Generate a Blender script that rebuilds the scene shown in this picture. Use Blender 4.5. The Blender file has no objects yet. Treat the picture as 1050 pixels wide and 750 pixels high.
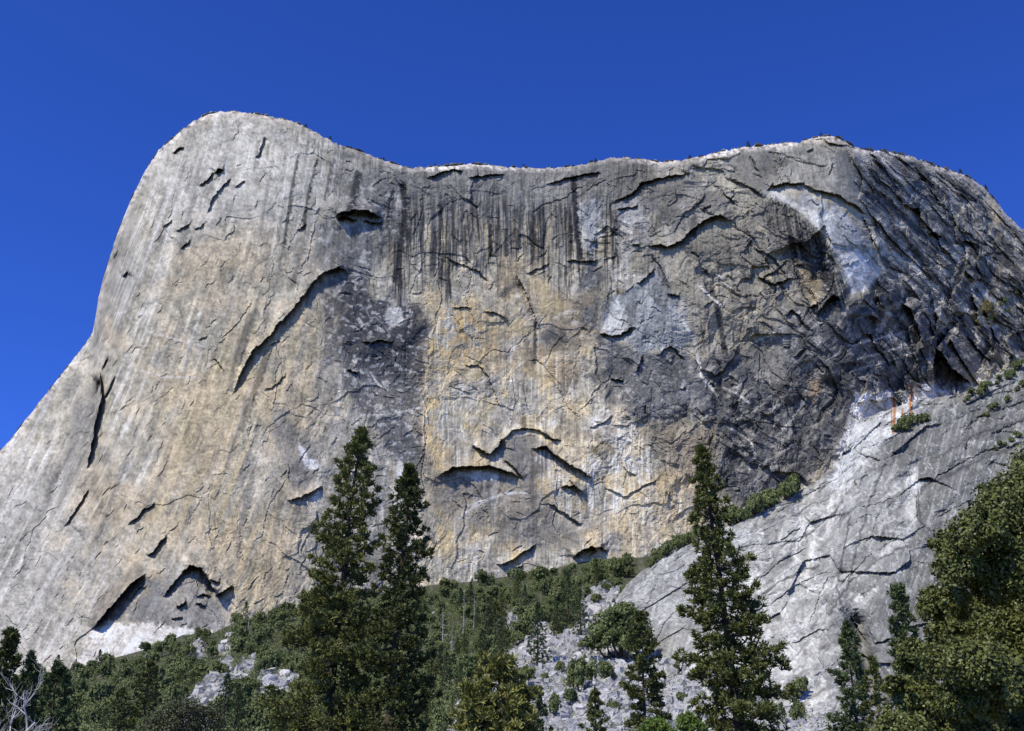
import bpy, math
import numpy as np
from mathutils import Vector
rad = math.radians
rng = np.random.default_rng(11)
scene = bpy.context.scene
col = scene.collection

# ------------------------------------------------------------------ camera model
F = 1126.0; P = rad(21.5); H0 = 1.7
CP, SP = math.cos(P), math.sin(P)
def ray(u, v):
    x = (np.asarray(u, float) - 525) / F; y = (375 - np.asarray(v, float)) / F
    dy = CP - y * SP; dz = SP + y * CP
    return x / dy, dz / dy
def at(u, v, Y):
    a, b = ray(u, v)
    return a * Y, Y + 0 * a, H0 + b * Y

# ------------------------------------------------------------------ noise
def _h(xi, yi, seed):
    xi = xi.astype(np.int64).astype(np.uint32); yi = yi.astype(np.int64).astype(np.uint32)
    h = xi * np.uint32(374761393) + yi * np.uint32(668265263) + np.uint32((seed * 2246822519) & 0xffffffff)
    h = (h ^ (h >> np.uint32(13))) * np.uint32(1274126177)
    h = (h ^ (h >> np.uint32(15))) * np.uint32(2654435761)
    return (h ^ (h >> np.uint32(16))).astype(np.float64) / 4294967295.0
def gn(x, y, seed=0):
    x0 = np.floor(x); y0 = np.floor(y); fx = x - x0; fy = y - y0
    wx = fx * fx * fx * (fx * (fx * 6 - 15) + 10); wy = fy * fy * fy * (fy * (fy * 6 - 15) + 10)
    def g(i, j):
        a = _h(x0 + i, y0 + j, seed) * 2 * np.pi
        return np.cos(a) * (fx - i) + np.sin(a) * (fy - j)
    a = g(0, 0) * (1 - wx) + g(1, 0) * wx
    b = g(0, 1) * (1 - wx) + g(1, 1) * wx
    return (a * (1 - wy) + b * wy) * 1.5
def fbm(x, y, octv=4, seed=0, gain=0.5):
    s = 0; a = 1.0; t = 0
    for i in range(octv):
        s = s + a * gn(x, y, seed + i * 17); t += a
        x = x * 2.03 + 13.7; y = y * 2.03 + 7.1; a *= gain
    return s / t * 1.6
def ridge(x, y, octv=4, seed=0):
    s = 0; a = 1.0; t = 0
    for i in range(octv):
        s = s + a * (1 - np.abs(gn(x, y, seed + i * 31)) * 2.2); t += a
        x = x * 2.1 + 3.3; y = y * 2.1 + 9.2; a *= 0.5
    return s / t
def plates(x, y, seed=0, tilt=1.0):
    """Cells, each with its own level and tilt: chipped rock facets. Also the distance to the cell border."""
    x0 = np.floor(x); y0 = np.floor(y)
    b1 = np.full(x.shape, 9.0); b2 = np.full(x.shape, 9.0); hv = np.zeros(x.shape)
    for i in (-1, 0, 1):
        for j in (-1, 0, 1):
            cx = x0 + i; cy = y0 + j
            px_ = cx + _h(cx, cy, seed); py_ = cy + _h(cx, cy, seed + 5)
            dx = x - px_; dy = y - py_; d = dx * dx + dy * dy
            lv = _h(cx, cy, seed + 9) - .5
            tx = _h(cx, cy, seed + 11) - .5; ty = _h(cx, cy, seed + 13) - .5
            val = lv + tilt * (tx * dx + ty * dy) * 1.6
            near = d < b1
            b2 = np.where(near, b1, np.minimum(b2, d)); hv = np.where(near, val, hv); b1 = np.where(near, d, b1)
    return hv, np.sqrt(b2) - np.sqrt(b1)
def ss(a, b, x):
    t = np.clip((x - a) / (b - a), 0, 1); return t * t * (3 - 2 * t)
def ip(x, pts):
    return np.interp(x, [p[0] for p in pts], [p[1] for p in pts])
def seg_dist(U, V, pts, closed=False):
    d = np.full(U.shape, 1e9); n = len(pts)
    for i in range(n if closed else n - 1):
        ax, ay = pts[i]; bx, by = pts[(i + 1) % n]
        dx, dy = bx - ax, by - ay; L = dx * dx + dy * dy + 1e-9
        t = np.clip(((U - ax) * dx + (V - ay) * dy) / L, 0, 1)
        d = np.minimum(d, np.hypot(U - ax - t * dx, V - ay - t * dy))
    return d
def inside(U, V, pts):
    c = np.zeros(U.shape, bool); n = len(pts)
    for i in range(n):
        ax, ay = pts[i]; bx, by = pts[(i + 1) % n]
        if ay == by: continue
        k = ((ay > V) != (by > V)) & (U < (bx - ax) * (V - ay) / (by - ay) + ax)
        c ^= k
    return c
def poly(U, V, pts, soft=3.0, wob=0.0):
    d = seg_dist(U, V, pts, True)
    sd = np.where(inside(U, V, pts), d, -d) + wob
    return ss(-soft, soft, sd)
def mix(c, k, m):
    m = np.clip(m, 0, 1)[:, None]
    return c * (1 - m) + np.asarray(k, float)[None, :] * m

# ------------------------------------------------------------------ materials
def new_mat(name):
    m = bpy.data.materials.new(name); m.use_nodes = True
    nt = m.node_tree; b = nt.nodes['Principled BSDF']
    return m, nt, b
def rock_mat(name, scale=0.55, bump=.45, dist=1.0):
    """Weathered granite: mineral stains are stored with the rock, the shader adds grain, flecks and fine chips."""
    m, nt, b = new_mat(name); N = nt.nodes; L = nt.links
    att = N.new('ShaderNodeAttribute'); att.attribute_name = 'stain'
    tc = N.new('ShaderNodeTexCoord')
    n1 = N.new('ShaderNodeTexNoise'); n1.inputs['Scale'].default_value = scale; n1.inputs['Detail'].default_value = 5; n1.inputs['Roughness'].default_value = .7
    L.new(tc.outputs['Object'], n1.inputs['Vector'])
    r = N.new('ShaderNodeMapRange'); r.inputs[1].default_value = .25; r.inputs[2].default_value = .75; r.inputs[3].default_value = .76; r.inputs[4].default_value = 1.24
    L.new(n1.outputs['Fac'], r.inputs[0])
    mx = N.new('ShaderNodeVectorMath'); mx.operation = 'SCALE'
    L.new(att.outputs['Color'], mx.inputs[0]); L.new(r.outputs[0], mx.inputs['Scale'])
    st = N.new('ShaderNodeMapping'); st.inputs['Scale'].default_value = (.9, .9, .05); L.new(tc.outputs['Object'], st.inputs[0])
    n3 = N.new('ShaderNodeTexNoise'); n3.inputs['Scale'].default_value = .9; n3.inputs['Detail'].default_value = 3; L.new(st.outputs[0], n3.inputs['Vector'])
    r3 = N.new('ShaderNodeMapRange'); r3.inputs[1].default_value = .3; r3.inputs[2].default_value = .7; r3.inputs[3].default_value = .9; r3.inputs[4].default_value = 1.1; L.new(n3.outputs['Fac'], r3.inputs[0])
    m3 = N.new('ShaderNodeVectorMath'); m3.operation = 'SCALE'; L.new(mx.outputs[0], m3.inputs[0]); L.new(r3.outputs[0], m3.inputs['Scale'])
    L.new(m3.outputs[0], b.inputs['Base Color'])
    vo = N.new('ShaderNodeTexVoronoi'); vo.inputs['Scale'].default_value = .16
    wn = N.new('ShaderNodeVectorMath'); wn.operation = 'ADD'; ws = N.new('ShaderNodeVectorMath'); ws.operation = 'SCALE'; ws.inputs['Scale'].default_value = 9
    L.new(n1.outputs['Color'], ws.inputs[0]); L.new(ws.outputs[0], wn.inputs[0]); L.new(tc.outputs['Object'], wn.inputs[1]); L.new(wn.outputs[0], vo.inputs['Vector'])
    mp = N.new('ShaderNodeMapping'); mp.inputs['Scale'].default_value = (1, 1, .6); L.new(tc.outputs['Object'], mp.inputs[0])
    n2 = N.new('ShaderNodeTexNoise'); n2.inputs['Scale'].default_value = .22; n2.inputs['Detail'].default_value = 6; n2.inputs['Roughness'].default_value = .68
    L.new(mp.outputs[0], n2.inputs['Vector'])
    bp = N.new('ShaderNodeBump'); bp.inputs['Strength'].default_value = bump; bp.inputs['Distance'].default_value = dist
    hs = N.new('ShaderNodeMath'); hs.operation = 'MULTIPLY_ADD'; hs.inputs[1].default_value = .7; L.new(vo.outputs['Distance'], hs.inputs[0]); L.new(n2.outputs['Fac'], hs.inputs[2])
    L.new(hs.outputs[0], bp.inputs['Height']); L.new(bp.outputs[0], b.inputs['Normal'])
    b.inputs['Roughness'].default_value = .9; b.inputs['Specular IOR Level'].default_value = .2
    return m
def leaf_mat(name, dark, light, tr=.1, rough=.6, spec=.25):
    m, nt, b = new_mat(name); N = nt.nodes; L = nt.links
    g = N.new('ShaderNodeNewGeometry'); oi = N.new('ShaderNodeObjectInfo')
    tc = N.new('ShaderNodeTexCoord')
    nz = N.new('ShaderNodeTexNoise'); nz.inputs['Scale'].default_value = 1.7; nz.inputs['Detail'].default_value = 2
    L.new(tc.outputs['Object'], nz.inputs['Vector'])
    a = N.new('ShaderNodeMath'); a.operation = 'MULTIPLY_ADD'; a.inputs[1].default_value = .55
    L.new(g.outputs['Random Per Island'], a.inputs[0])
    c = N.new('ShaderNodeMath'); c.operation = 'MULTIPLY_ADD'; c.inputs[1].default_value = 1.3; c.inputs[2].default_value = -.6
    L.new(nz.outputs['Fac'], c.inputs[0]); L.new(c.outputs[0], a.inputs[2])
    o2 = N.new('ShaderNodeMath'); o2.operation = 'MULTIPLY_ADD'; o2.inputs[1].default_value = .45
    L.new(oi.outputs['Random'], o2.inputs[0]); L.new(a.outputs[0], o2.inputs[2])
    rp = N.new('ShaderNodeMix'); rp.data_type = 'RGBA'; rp.clamp_factor = True
    L.new(o2.outputs[0], rp.inputs[0]); rp.inputs[6].default_value = (*dark, 1); rp.inputs[7].default_value = (*light, 1)
    L.new(rp.outputs[2], b.inputs['Base Color'])
    b.inputs['Roughness'].default_value = rough; b.inputs['Specular IOR Level'].default_value = spec
    t = N.new('ShaderNodeBsdfTranslucent'); L.new(rp.outputs[2], t.inputs[0])
    ms = N.new('ShaderNodeMixShader'); ms.inputs[0].default_value = tr
    L.new(b.outputs[0], ms.inputs[1]); L.new(t.outputs[0], ms.inputs[2])
    L.new(ms.outputs[0], N['Material Output'].inputs[0])
    return m
def plain_mat(name, c1, c2, scale=3.0, rough=.9):
    m, nt, b = new_mat(name); N = nt.nodes; L = nt.links
    tc = N.new('ShaderNodeTexCoord')
    nz = N.new('ShaderNodeTexNoise'); nz.inputs['Scale'].default_value = scale; nz.inputs['Detail'].default_value = 6; nz.inputs['Roughness'].default_value = .65
    L.new(tc.outputs['Object'], nz.inputs['Vector'])
    rm = N.new('ShaderNodeMapRange'); rm.inputs[1].default_value = .3; rm.inputs[2].default_value = .7; L.new(nz.outputs['Fac'], rm.inputs[0])
    rp = N.new('ShaderNodeMix'); rp.data_type = 'RGBA'
    L.new(rm.outputs[0], rp.inputs[0]); rp.inputs[6].default_value = (*c1, 1); rp.inputs[7].default_value = (*c2, 1)
    L.new(rp.outputs[2], b.inputs['Base Color'])
    bp = N.new('ShaderNodeBump'); bp.inputs['Strength'].default_value = .6; bp.inputs['Distance'].default_value = .3 / scale
    L.new(nz.outputs['Fac'], bp.inputs['Height']); L.new(bp.outputs[0], b.inputs['Normal'])
    b.inputs['Roughness'].default_value = rough; b.inputs['Specular IOR Level'].default_value = .2
    return m
M = {}
M['granite'] = rock_mat('granite')
M['slab'] = rock_mat('slab_granite', .5, .5, .9)
M['soil'] = rock_mat('talus_soil', .8, .8, .8)
M['pine'] = leaf_mat('pine_needles', (.020, .034, .008), (.21, .22, .06))
M['pine2'] = leaf_mat('yellow_green_needles', (.08, .10, .02), (.27, .26, .07))
M['oak'] = leaf_mat('oak_leaves', (.016, .026, .006), (.15, .165, .04), .08, .5, .35)
M['shrub'] = leaf_mat('shrub_leaves', (.07, .095, .030), (.20, .225, .075), .06)
M['shrub2'] = leaf_mat('olive_leaves', (.06, .07, .03), (.13, .13, .06))
M['fir'] = leaf_mat('fir_needles', (.035, .058, .024), (.115, .145, .05))
M['sapling'] = leaf_mat('bright_leaves', (.09, .15, .02), (.20, .27, .06), .3)
M['bark'] = plain_mat('bark', (.03, .024, .018), (.10, .07, .05), 2.5)
M['dead'] = plain_mat('dead_wood', (.22, .20, .18), (.42, .39, .36), 2.0)
M['pale'] = plain_mat('pale_bark', (.40, .38, .34), (.66, .63, .58), 3.0)
M['rubble'] = plain_mat('rubble', (.20, .195, .175), (.56, .545, .50), .12)
M['boulder'] = plain_mat('boulder_granite', (.38, .36, .33), (.66, .63, .58), .3)
M['ridge'] = plain_mat('ridge_woods', (.05, .065, .04), (.14, .13, .10), .03)
M['ground'] = plain_mat('meadow', (.06, .07, .025), (.13, .11, .05), .3)

# ------------------------------------------------------------------ object helpers
def mesh(name, V, Fc, mat, parent=None, cols=None, smooth=False, link=True):
    """V (n,3); Fc: array (m,3) or (m,4), or a list of such arrays."""
    V = np.asarray(V, np.float32)
    fl = Fc if isinstance(Fc, list) else [Fc]
    fl = [np.asarray(f, np.int32) for f in fl if len(f)]
    me = bpy.data.meshes.new(name)
    nl = sum(f.size for f in fl); nf = sum(len(f) for f in fl)
    me.vertices.add(len(V)); me.vertices.foreach_set('co', V.ravel())
    me.loops.add(nl); me.loops.foreach_set('vertex_index', np.concatenate([f.ravel() for f in fl]))
    me.polygons.add(nf)
    tot = np.concatenate([np.full(len(f), f.shape[1], np.int32) for f in fl])
    st = np.concatenate([[0], np.cumsum(tot)[:-1]]).astype(np.int32)
    me.polygons.foreach_set('loop_start', st)
    try: me.polygons.foreach_set('loop_total', tot)
    except Exception: pass
    me.update(calc_edges=True)
    me.polygons.foreach_set('use_smooth', np.full(nf, smooth))
    if cols is not None:
        a = me.color_attributes.new('stain', 'FLOAT_COLOR', 'POINT')
        c4 = np.ones((len(V), 4), np.float32); c4[:, :3] = cols
        a.data.foreach_set('color', c4.ravel())
    me.materials.append(mat)
    o = bpy.data.objects.new(name, me); o.parent = parent
    if link: col.objects.link(o)
    return o
def tag(o, label=None, cat=None, group=None, kind=None):
    for k, x in (('label', label), ('category', cat), ('group', group), ('kind', kind)):
        if x: o[k] = x
    return o
def empty(name, loc=(0, 0, 0), rz=0, scale=1.0):
    o = bpy.data.objects.new(name, None); col.objects.link(o)
    o.empty_display_size = .5; o.location = loc; o.rotation_euler = (0, 0, rz)
    o.scale = (scale,) * 3 if np.isscalar(scale) else scale
    return o
def copy_tree(src, parent=None):
    c = src.copy(); col.objects.link(c); c.parent = parent
    for ch in src.children: copy_tree(ch, c)
    return c
class MB:
    def __init__(s): s.v = []; s.t = []; s.q = []; s.n = 0
    def tube(s, pts, rads, sides=6):
        pts = np.asarray(pts, float); k = len(pts)
        rings = []
        for i in range(k):
            d = pts[min(i + 1, k - 1)] - pts[max(i - 1, 0)]; d /= np.linalg.norm(d) + 1e-9
            r = np.array([1, 0, 0]) if abs(d[0]) < .8 else np.array([0, 1, 0])
            a = np.cross(d, r); a /= np.linalg.norm(a); b = np.cross(d, a)
            an = np.arange(sides) * 2 * np.pi / sides
            rings.append(pts[i] + rads[i] * (np.cos(an)[:, None] * a + np.sin(an)[:, None] * b))
        V = np.concatenate(rings); b0 = s.n
        q = []
        for i in range(k - 1):
            for j in range(sides):
                j2 = (j + 1) % sides
                q.append((b0 + i * sides + j, b0 + i * sides + j2, b0 + (i + 1) * sides + j2, b0 + (i + 1) * sides + j))
        s.v.append(V); s.q += q; s.n += len(V)
    def build(s, name, mat, parent=None, smooth=True):
        return mesh(name, np.concatenate(s.v), np.array(s.q), mat, parent, smooth=smooth)
def unit(a): return a / (np.linalg.norm(a, axis=-1, keepdims=True) + 1e-9)
def rand_dir(n): return unit(rng.normal(size=(n, 3)))
def leaves_at(C, out, size, spread=.8, aspect=.6):
    """Diamond leaves centred at C, facing roughly along out."""
    n = len(C); nrm = unit(out * (1 - spread) + rand_dir(n) * spread)
    a = unit(np.cross(nrm, rand_dir(n))); b = np.cross(nrm, a)
    s = size * rng.uniform(.6, 1.3, (n, 1))
    V = np.stack([C + a * s, C + b * s * aspect, C - a * s, C - b * s * aspect], 1).reshape(-1, 3)
    return V, np.arange(n * 4).reshape(-1, 4)
def tuft_mesh(C, A, L, w, n):
    """Needle tufts: n slim blades out of each centre, fanned round axis A."""
    k = len(C); Cn = np.repeat(C, n, 0); An = np.repeat(A, n, 0); Ln = np.repeat(L, n)[:, None]
    d = unit(An * .75 + rand_dir(k * n) * .85); d2 = unit(np.cross(d, rand_dir(k * n)))
    ln = Ln * rng.uniform(.75, 1.15, (k * n, 1)); wn = w * rng.uniform(.8, 1.2, (k * n, 1))
    base = Cn - An * Ln * .3 * rng.uniform(0, 1, (k * n, 1))
    V = np.stack([base - d2 * wn * .35, base + d2 * wn * .35, base + d * ln * .7 + d2 * wn * .5, base + d * ln, base + d * ln * .7 - d2 * wn * .5], 1)
    V = V.reshape(-1, 3); b = np.arange(k * n)[:, None] * 5
    return V, b + np.array([[0, 1, 2, 3, 4]])

# ------------------------------------------------------------------ conifers
def conifer(name, H, base_t, prof, nbr, per, tl, tw, tn, leaf, bark='bark', lean=(0, 0), r0=.4, droop=.1, up=.5, gaps=.15, seed=1, sides=3, top_spire=1.0, keep=True, twig_step=.55):
    """prof: list of (metres below the top, crown radius)."""
    global rng
    rng = np.random.default_rng(seed)
    root = empty(name)
    mb = MB()
    zz = np.linspace(0, H, 9)
    wob = np.cumsum(rng.normal(0, .03, (9, 2)), 0) * H / 12
    tp = np.stack([lean[0] * zz / H + wob[:, 0], lean[1] * zz / H + wob[:, 1], zz], 1)
    mb.tube(tp, r0 * (1 - zz / H) ** .8 + .03, 8)
    def trunk(z): return np.array([np.interp(z, zz, tp[:, 0]), np.interp(z, zz, tp[:, 1]), z])
    zb = H * base_t; C = []; A = []; LL = []
    for i in range(nbr):
        t = (i + rng.uniform(0, 1)) / nbr
        z = zb + (H - zb) * (t ** .92)
        R = ip(H - z, prof) * rng.uniform(.62, 1.12)
        if rng.uniform() < gaps: R *= rng.uniform(.45, .75)
        az = i * 2.39996 + rng.normal(0, .35)
        o = trunk(z); rel = (z - zb) / (H - zb)
        el = min(rad(-12 + 62 * rel ** 2) * up * 2 - droop, rad(62))
        h = np.array([math.cos(az), math.sin(az), 0])
        k = 5; ts = np.linspace(0, 1, k)
        pts = o + h * (R * ts)[:, None] * 1.0 + np.array([0, 0, 1]) * (R * (math.tan(el) * ts - droop * 1.2 * ts * (1 - ts) + .12 * ts ** 3))[:, None]
        pts += np.array([-h[1], h[0], 0]) * (rng.normal(0, .07) * R * ts ** 2)[:, None]
        br = max(.018, .028 * R)
        mb.tube(pts, br * (1 - .8 * ts), sides)
        # side twigs with tufts
        nt = max(2, int(R / twig_step))
        for j in range(nt):
            s = .25 + .75 * (j + rng.uniform(0, 1)) / nt
            p = np.array([np.interp(s, ts, pts[:, q]) for q in range(3)])
            side = 1 if j % 2 else -1
            ln = (.14 + .42 * (1 - s)) * R * rng.uniform(.5, 1.2)
            dirv = unit(h * .75 + side * np.array([-h[1], h[0], 0]) * .9 + np.array([0, 0, rng.uniform(-.05, .35)]))
            e = p + dirv * ln
            if ln > .5: mb.tube(np.array([p, e]), (br * .35, br * .12), 3)
            m = max(1, int(per * (.5 + ln)))
            f = rng.uniform(.25, 1.05, m)[:, None]
            c = p * (1 - f) + e * f + rng.normal(0, .10 + .09 * R / 3, (m, 3)) * np.array([1, 1, 1.3])
            C.append(c); A.append(unit(dirv * .5 + np.array([0, 0, .75]) + rng.normal(0, .25, (m, 3)))); LL.append(np.full(m, tl) * rng.uniform(.7, 1.2, m))
        m = max(1, per)
        C.append(pts[-1] + rng.normal(0, .12, (m, 3))); A.append(unit(h * .5 + np.array([0, 0, .8]) + rng.normal(0, .2, (m, 3)))); LL.append(np.full(m, tl))
    m = int(6 + top_spire * 8)
    zt = H - rng.uniform(0, 1, m) ** 1.3 * H * .07 * top_spire
    C.append(np.stack([trunk(z) + rng.normal(0, .05 + .08 * (H - z), 3) * [1, 1, 0] for z in zt])); A.append(np.tile([0, 0, 1.], (m, 1))); LL.append(np.full(m, tl * 1.1))
    C = np.concatenate(C); A = np.concatenate(A); LL = np.concatenate(LL)
    V, Fc = tuft_mesh(C, A, LL, tw, tn)
    mb.build('trunk', M[bark], root)
    if leaf: mesh('crown', V, Fc, M[leaf], root)
    return root
def snag(name, H, seed, mat='dead', r0=.35, spread=.16, nb=26):
    """A dead standing tree: bare trunk with short broken limbs."""
    g = np.random.default_rng(seed); mb = MB(); k = 8; zz = np.linspace(0, H, k)
    w = np.cumsum(g.normal(0, .04, (k, 2)), 0) * H / 14
    tp = np.stack([w[:, 0], w[:, 1], zz], 1)
    mb.tube(tp, r0 * (1 - zz / H) + .05, 6)
    root = empty(name); mb.build('trunk', M[mat], root)
    lb = MB()
    for i in range(nb):
        z = H * g.uniform(.25, .97); az = g.uniform(0, 6.28); R = spread * H * (1.15 - z / H) * g.uniform(.4, 1.1)
        o = np.array([np.interp(z, zz, tp[:, 0]), np.interp(z, zz, tp[:, 1]), z])
        h = np.array([math.cos(az), math.sin(az), g.uniform(-.1, .55)])
        lb.tube([o, o + h * R * .6, o + h * R + [0, 0, .1 * R]], (r0 * .28, r0 * .2, r0 * .07), 4)
    lb.build('dead_limbs', M[mat], root)
    return root

# ------------------------------------------------------------------ broadleaf clouds
def bush(name, clumps, nleaf, size, leaf, stem_r=.12, bark='bark', seed=1, shell=.72, spread=.6, base=(0, 0, 0), twigs=True, fluff=.13, per=22):
    """clumps: list of (x,y,z,r); leaf-sized faces fill sub-clumps on the shell of every clump."""
    global rng
    rng = np.random.default_rng(seed)
    root = empty(name); mb = MB(); base = np.array(base, float)
    Cs = []; Os = []
    tot = sum(c[3] ** 2 for c in clumps)
    cen = np.mean([c[:3] for c in clumps], 0)
    for ci_, (x, y, z, r) in enumerate(clumps):
        c = np.array([x, y, z], float)
        n = int(nleaf * r * r / tot); ns = max(4, n // per)
        d = rand_dir(ns); d[:, 2] = np.where(d[:, 2] < -.45, -d[:, 2], d[:, 2])
        rr = r * rng.uniform(shell, 1.08, ns)[:, None] * (1 + .18 * gn(d[:, 0] * 3 + x, d[:, 1] * 3 + z, seed))[:, None]
        sc = c + d * rr * np.array([1, 1, .88])
        idx = np.repeat(np.arange(ns), per)
        off = rng.normal(0, 1, (len(idx), 3)) * r * fluff
        Cs.append(sc[idx] + off); Os.append(unit(d[idx] + off / (r * fluff) * .25 + [0, 0, .3]))
        mid = base * .35 + c * .65 + np.array([0, 0, -r * .5]); mid[:2] = base[:2] * .3 + c[:2] * .7
        if len(clumps) < 12 or ci_ % 4 == 0: mb.tube([base, mid, c], (stem_r, stem_r * .6, stem_r * .3), 6)
        if twigs:
            for q in range(min(ns, 14)):
                mb.tube([c, (c + sc[q]) / 2 + [0, 0, .06 * r], sc[q]], (stem_r * .3, stem_r * .18, stem_r * .06), 3)
    V, Fc = leaves_at(np.concatenate(Cs), np.concatenate(Os), size, spread)
    mb.build('trunk', M[bark], root)
    mesh('crown', V, Fc, M[leaf], root)
    return root
# ================================================================== THE CLIFF
SKY = [(-260, 660), (-150, 590), (0, 462), (10, 452), (30, 425), (50, 400), (70, 375), (88, 352), (95, 340), (98, 325), (101, 305), (106, 285), (113, 262),
       (120, 240), (127, 222), (135, 203), (143, 187), (150, 173), (157, 163), (163, 153), (172, 146), (180, 139), (190, 130), (200, 123),
       (213, 117), (225, 114.5), (240, 114), (255, 115.5), (270, 118), (285, 121), (300, 124), (315, 131), (330, 139), (345, 147), (350, 149),
       (370, 155), (390, 163), (405, 168), (420, 172), (440, 171), (460, 170), (480, 168), (500, 169), (520, 171), (545, 172), (570, 172),
       (590, 170), (610, 165), (625, 162), (640, 161), (660, 163), (675, 166), (690, 165), (705, 163), (725, 159), (740, 155), (760, 151),
       (775, 150), (800, 147), (820, 145), (835, 141), (850, 139), (862, 142), (875, 150), (885, 153), (900, 154), (920, 157), (940, 162),
       (960, 170), (980, 176), (995, 182), (1010, 193), (1022, 207), (1035, 222), (1045, 232), (1050, 236), (1100, 275), (1200, 370), (1320, 520)]
B0 = [(-260, 770), (-150, 740), (0, 702), (60, 690), (101, 680), (160, 664), (187, 652), (219, 650), (251, 636), (300, 625), (370, 615), (440, 602), (483, 598), (510, 594),
      (563, 586), (590, 579), (630, 573), (660, 572), (800, 562), (1320, 545)]
YC = [(-260, 1330), (-150, 1200), (0, 1075), (100, 1010), (200, 990), (300, 1005), (400, 1050), (550, 1085), (700, 1085), (800, 1060), (870, 1050), (950, 1085), (1050, 1145), (1200, 1270), (1320, 1420)]
LEAN = [(-260, .5), (0, .5), (100, .42), (250, .30), (400, .20), (700, .12), (860, .16), (1000, .42), (1320, .5)]
_yu = np.arange(-400, 1500, 4.0); _k = np.hanning(21); _k /= _k.sum()
_yc = np.convolve(np.pad(ip(_yu, YC), 10, mode='edge'), _k, 'valid'); _ln = np.convolve(np.pad(ip(_yu, LEAN), 10, mode='edge'), _k, 'valid')
def sky_v(u): return ip(u, SKY)
def b0_v(u): return ip(u, B0)
def cliff_Y(u, v):
    a, b = ray(u, v); yc = np.interp(u, _yu, _yc); ln = np.interp(u, _yu, _ln)
    Y = yc.copy() if hasattr(yc, 'copy') else np.array(yc)
    for _ in range(12):
        Z = H0 + b * Y; dz = Z - 180
        # slabs at the foot, close to vertical higher up, rolling back below the rim
        Y = .5 * Y + .5 * (yc + ln * (np.minimum(dz, 250) + .55 * np.maximum(dz - 250, 0)) + ss(430, 760, dz) * 30)
    return Y

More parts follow.
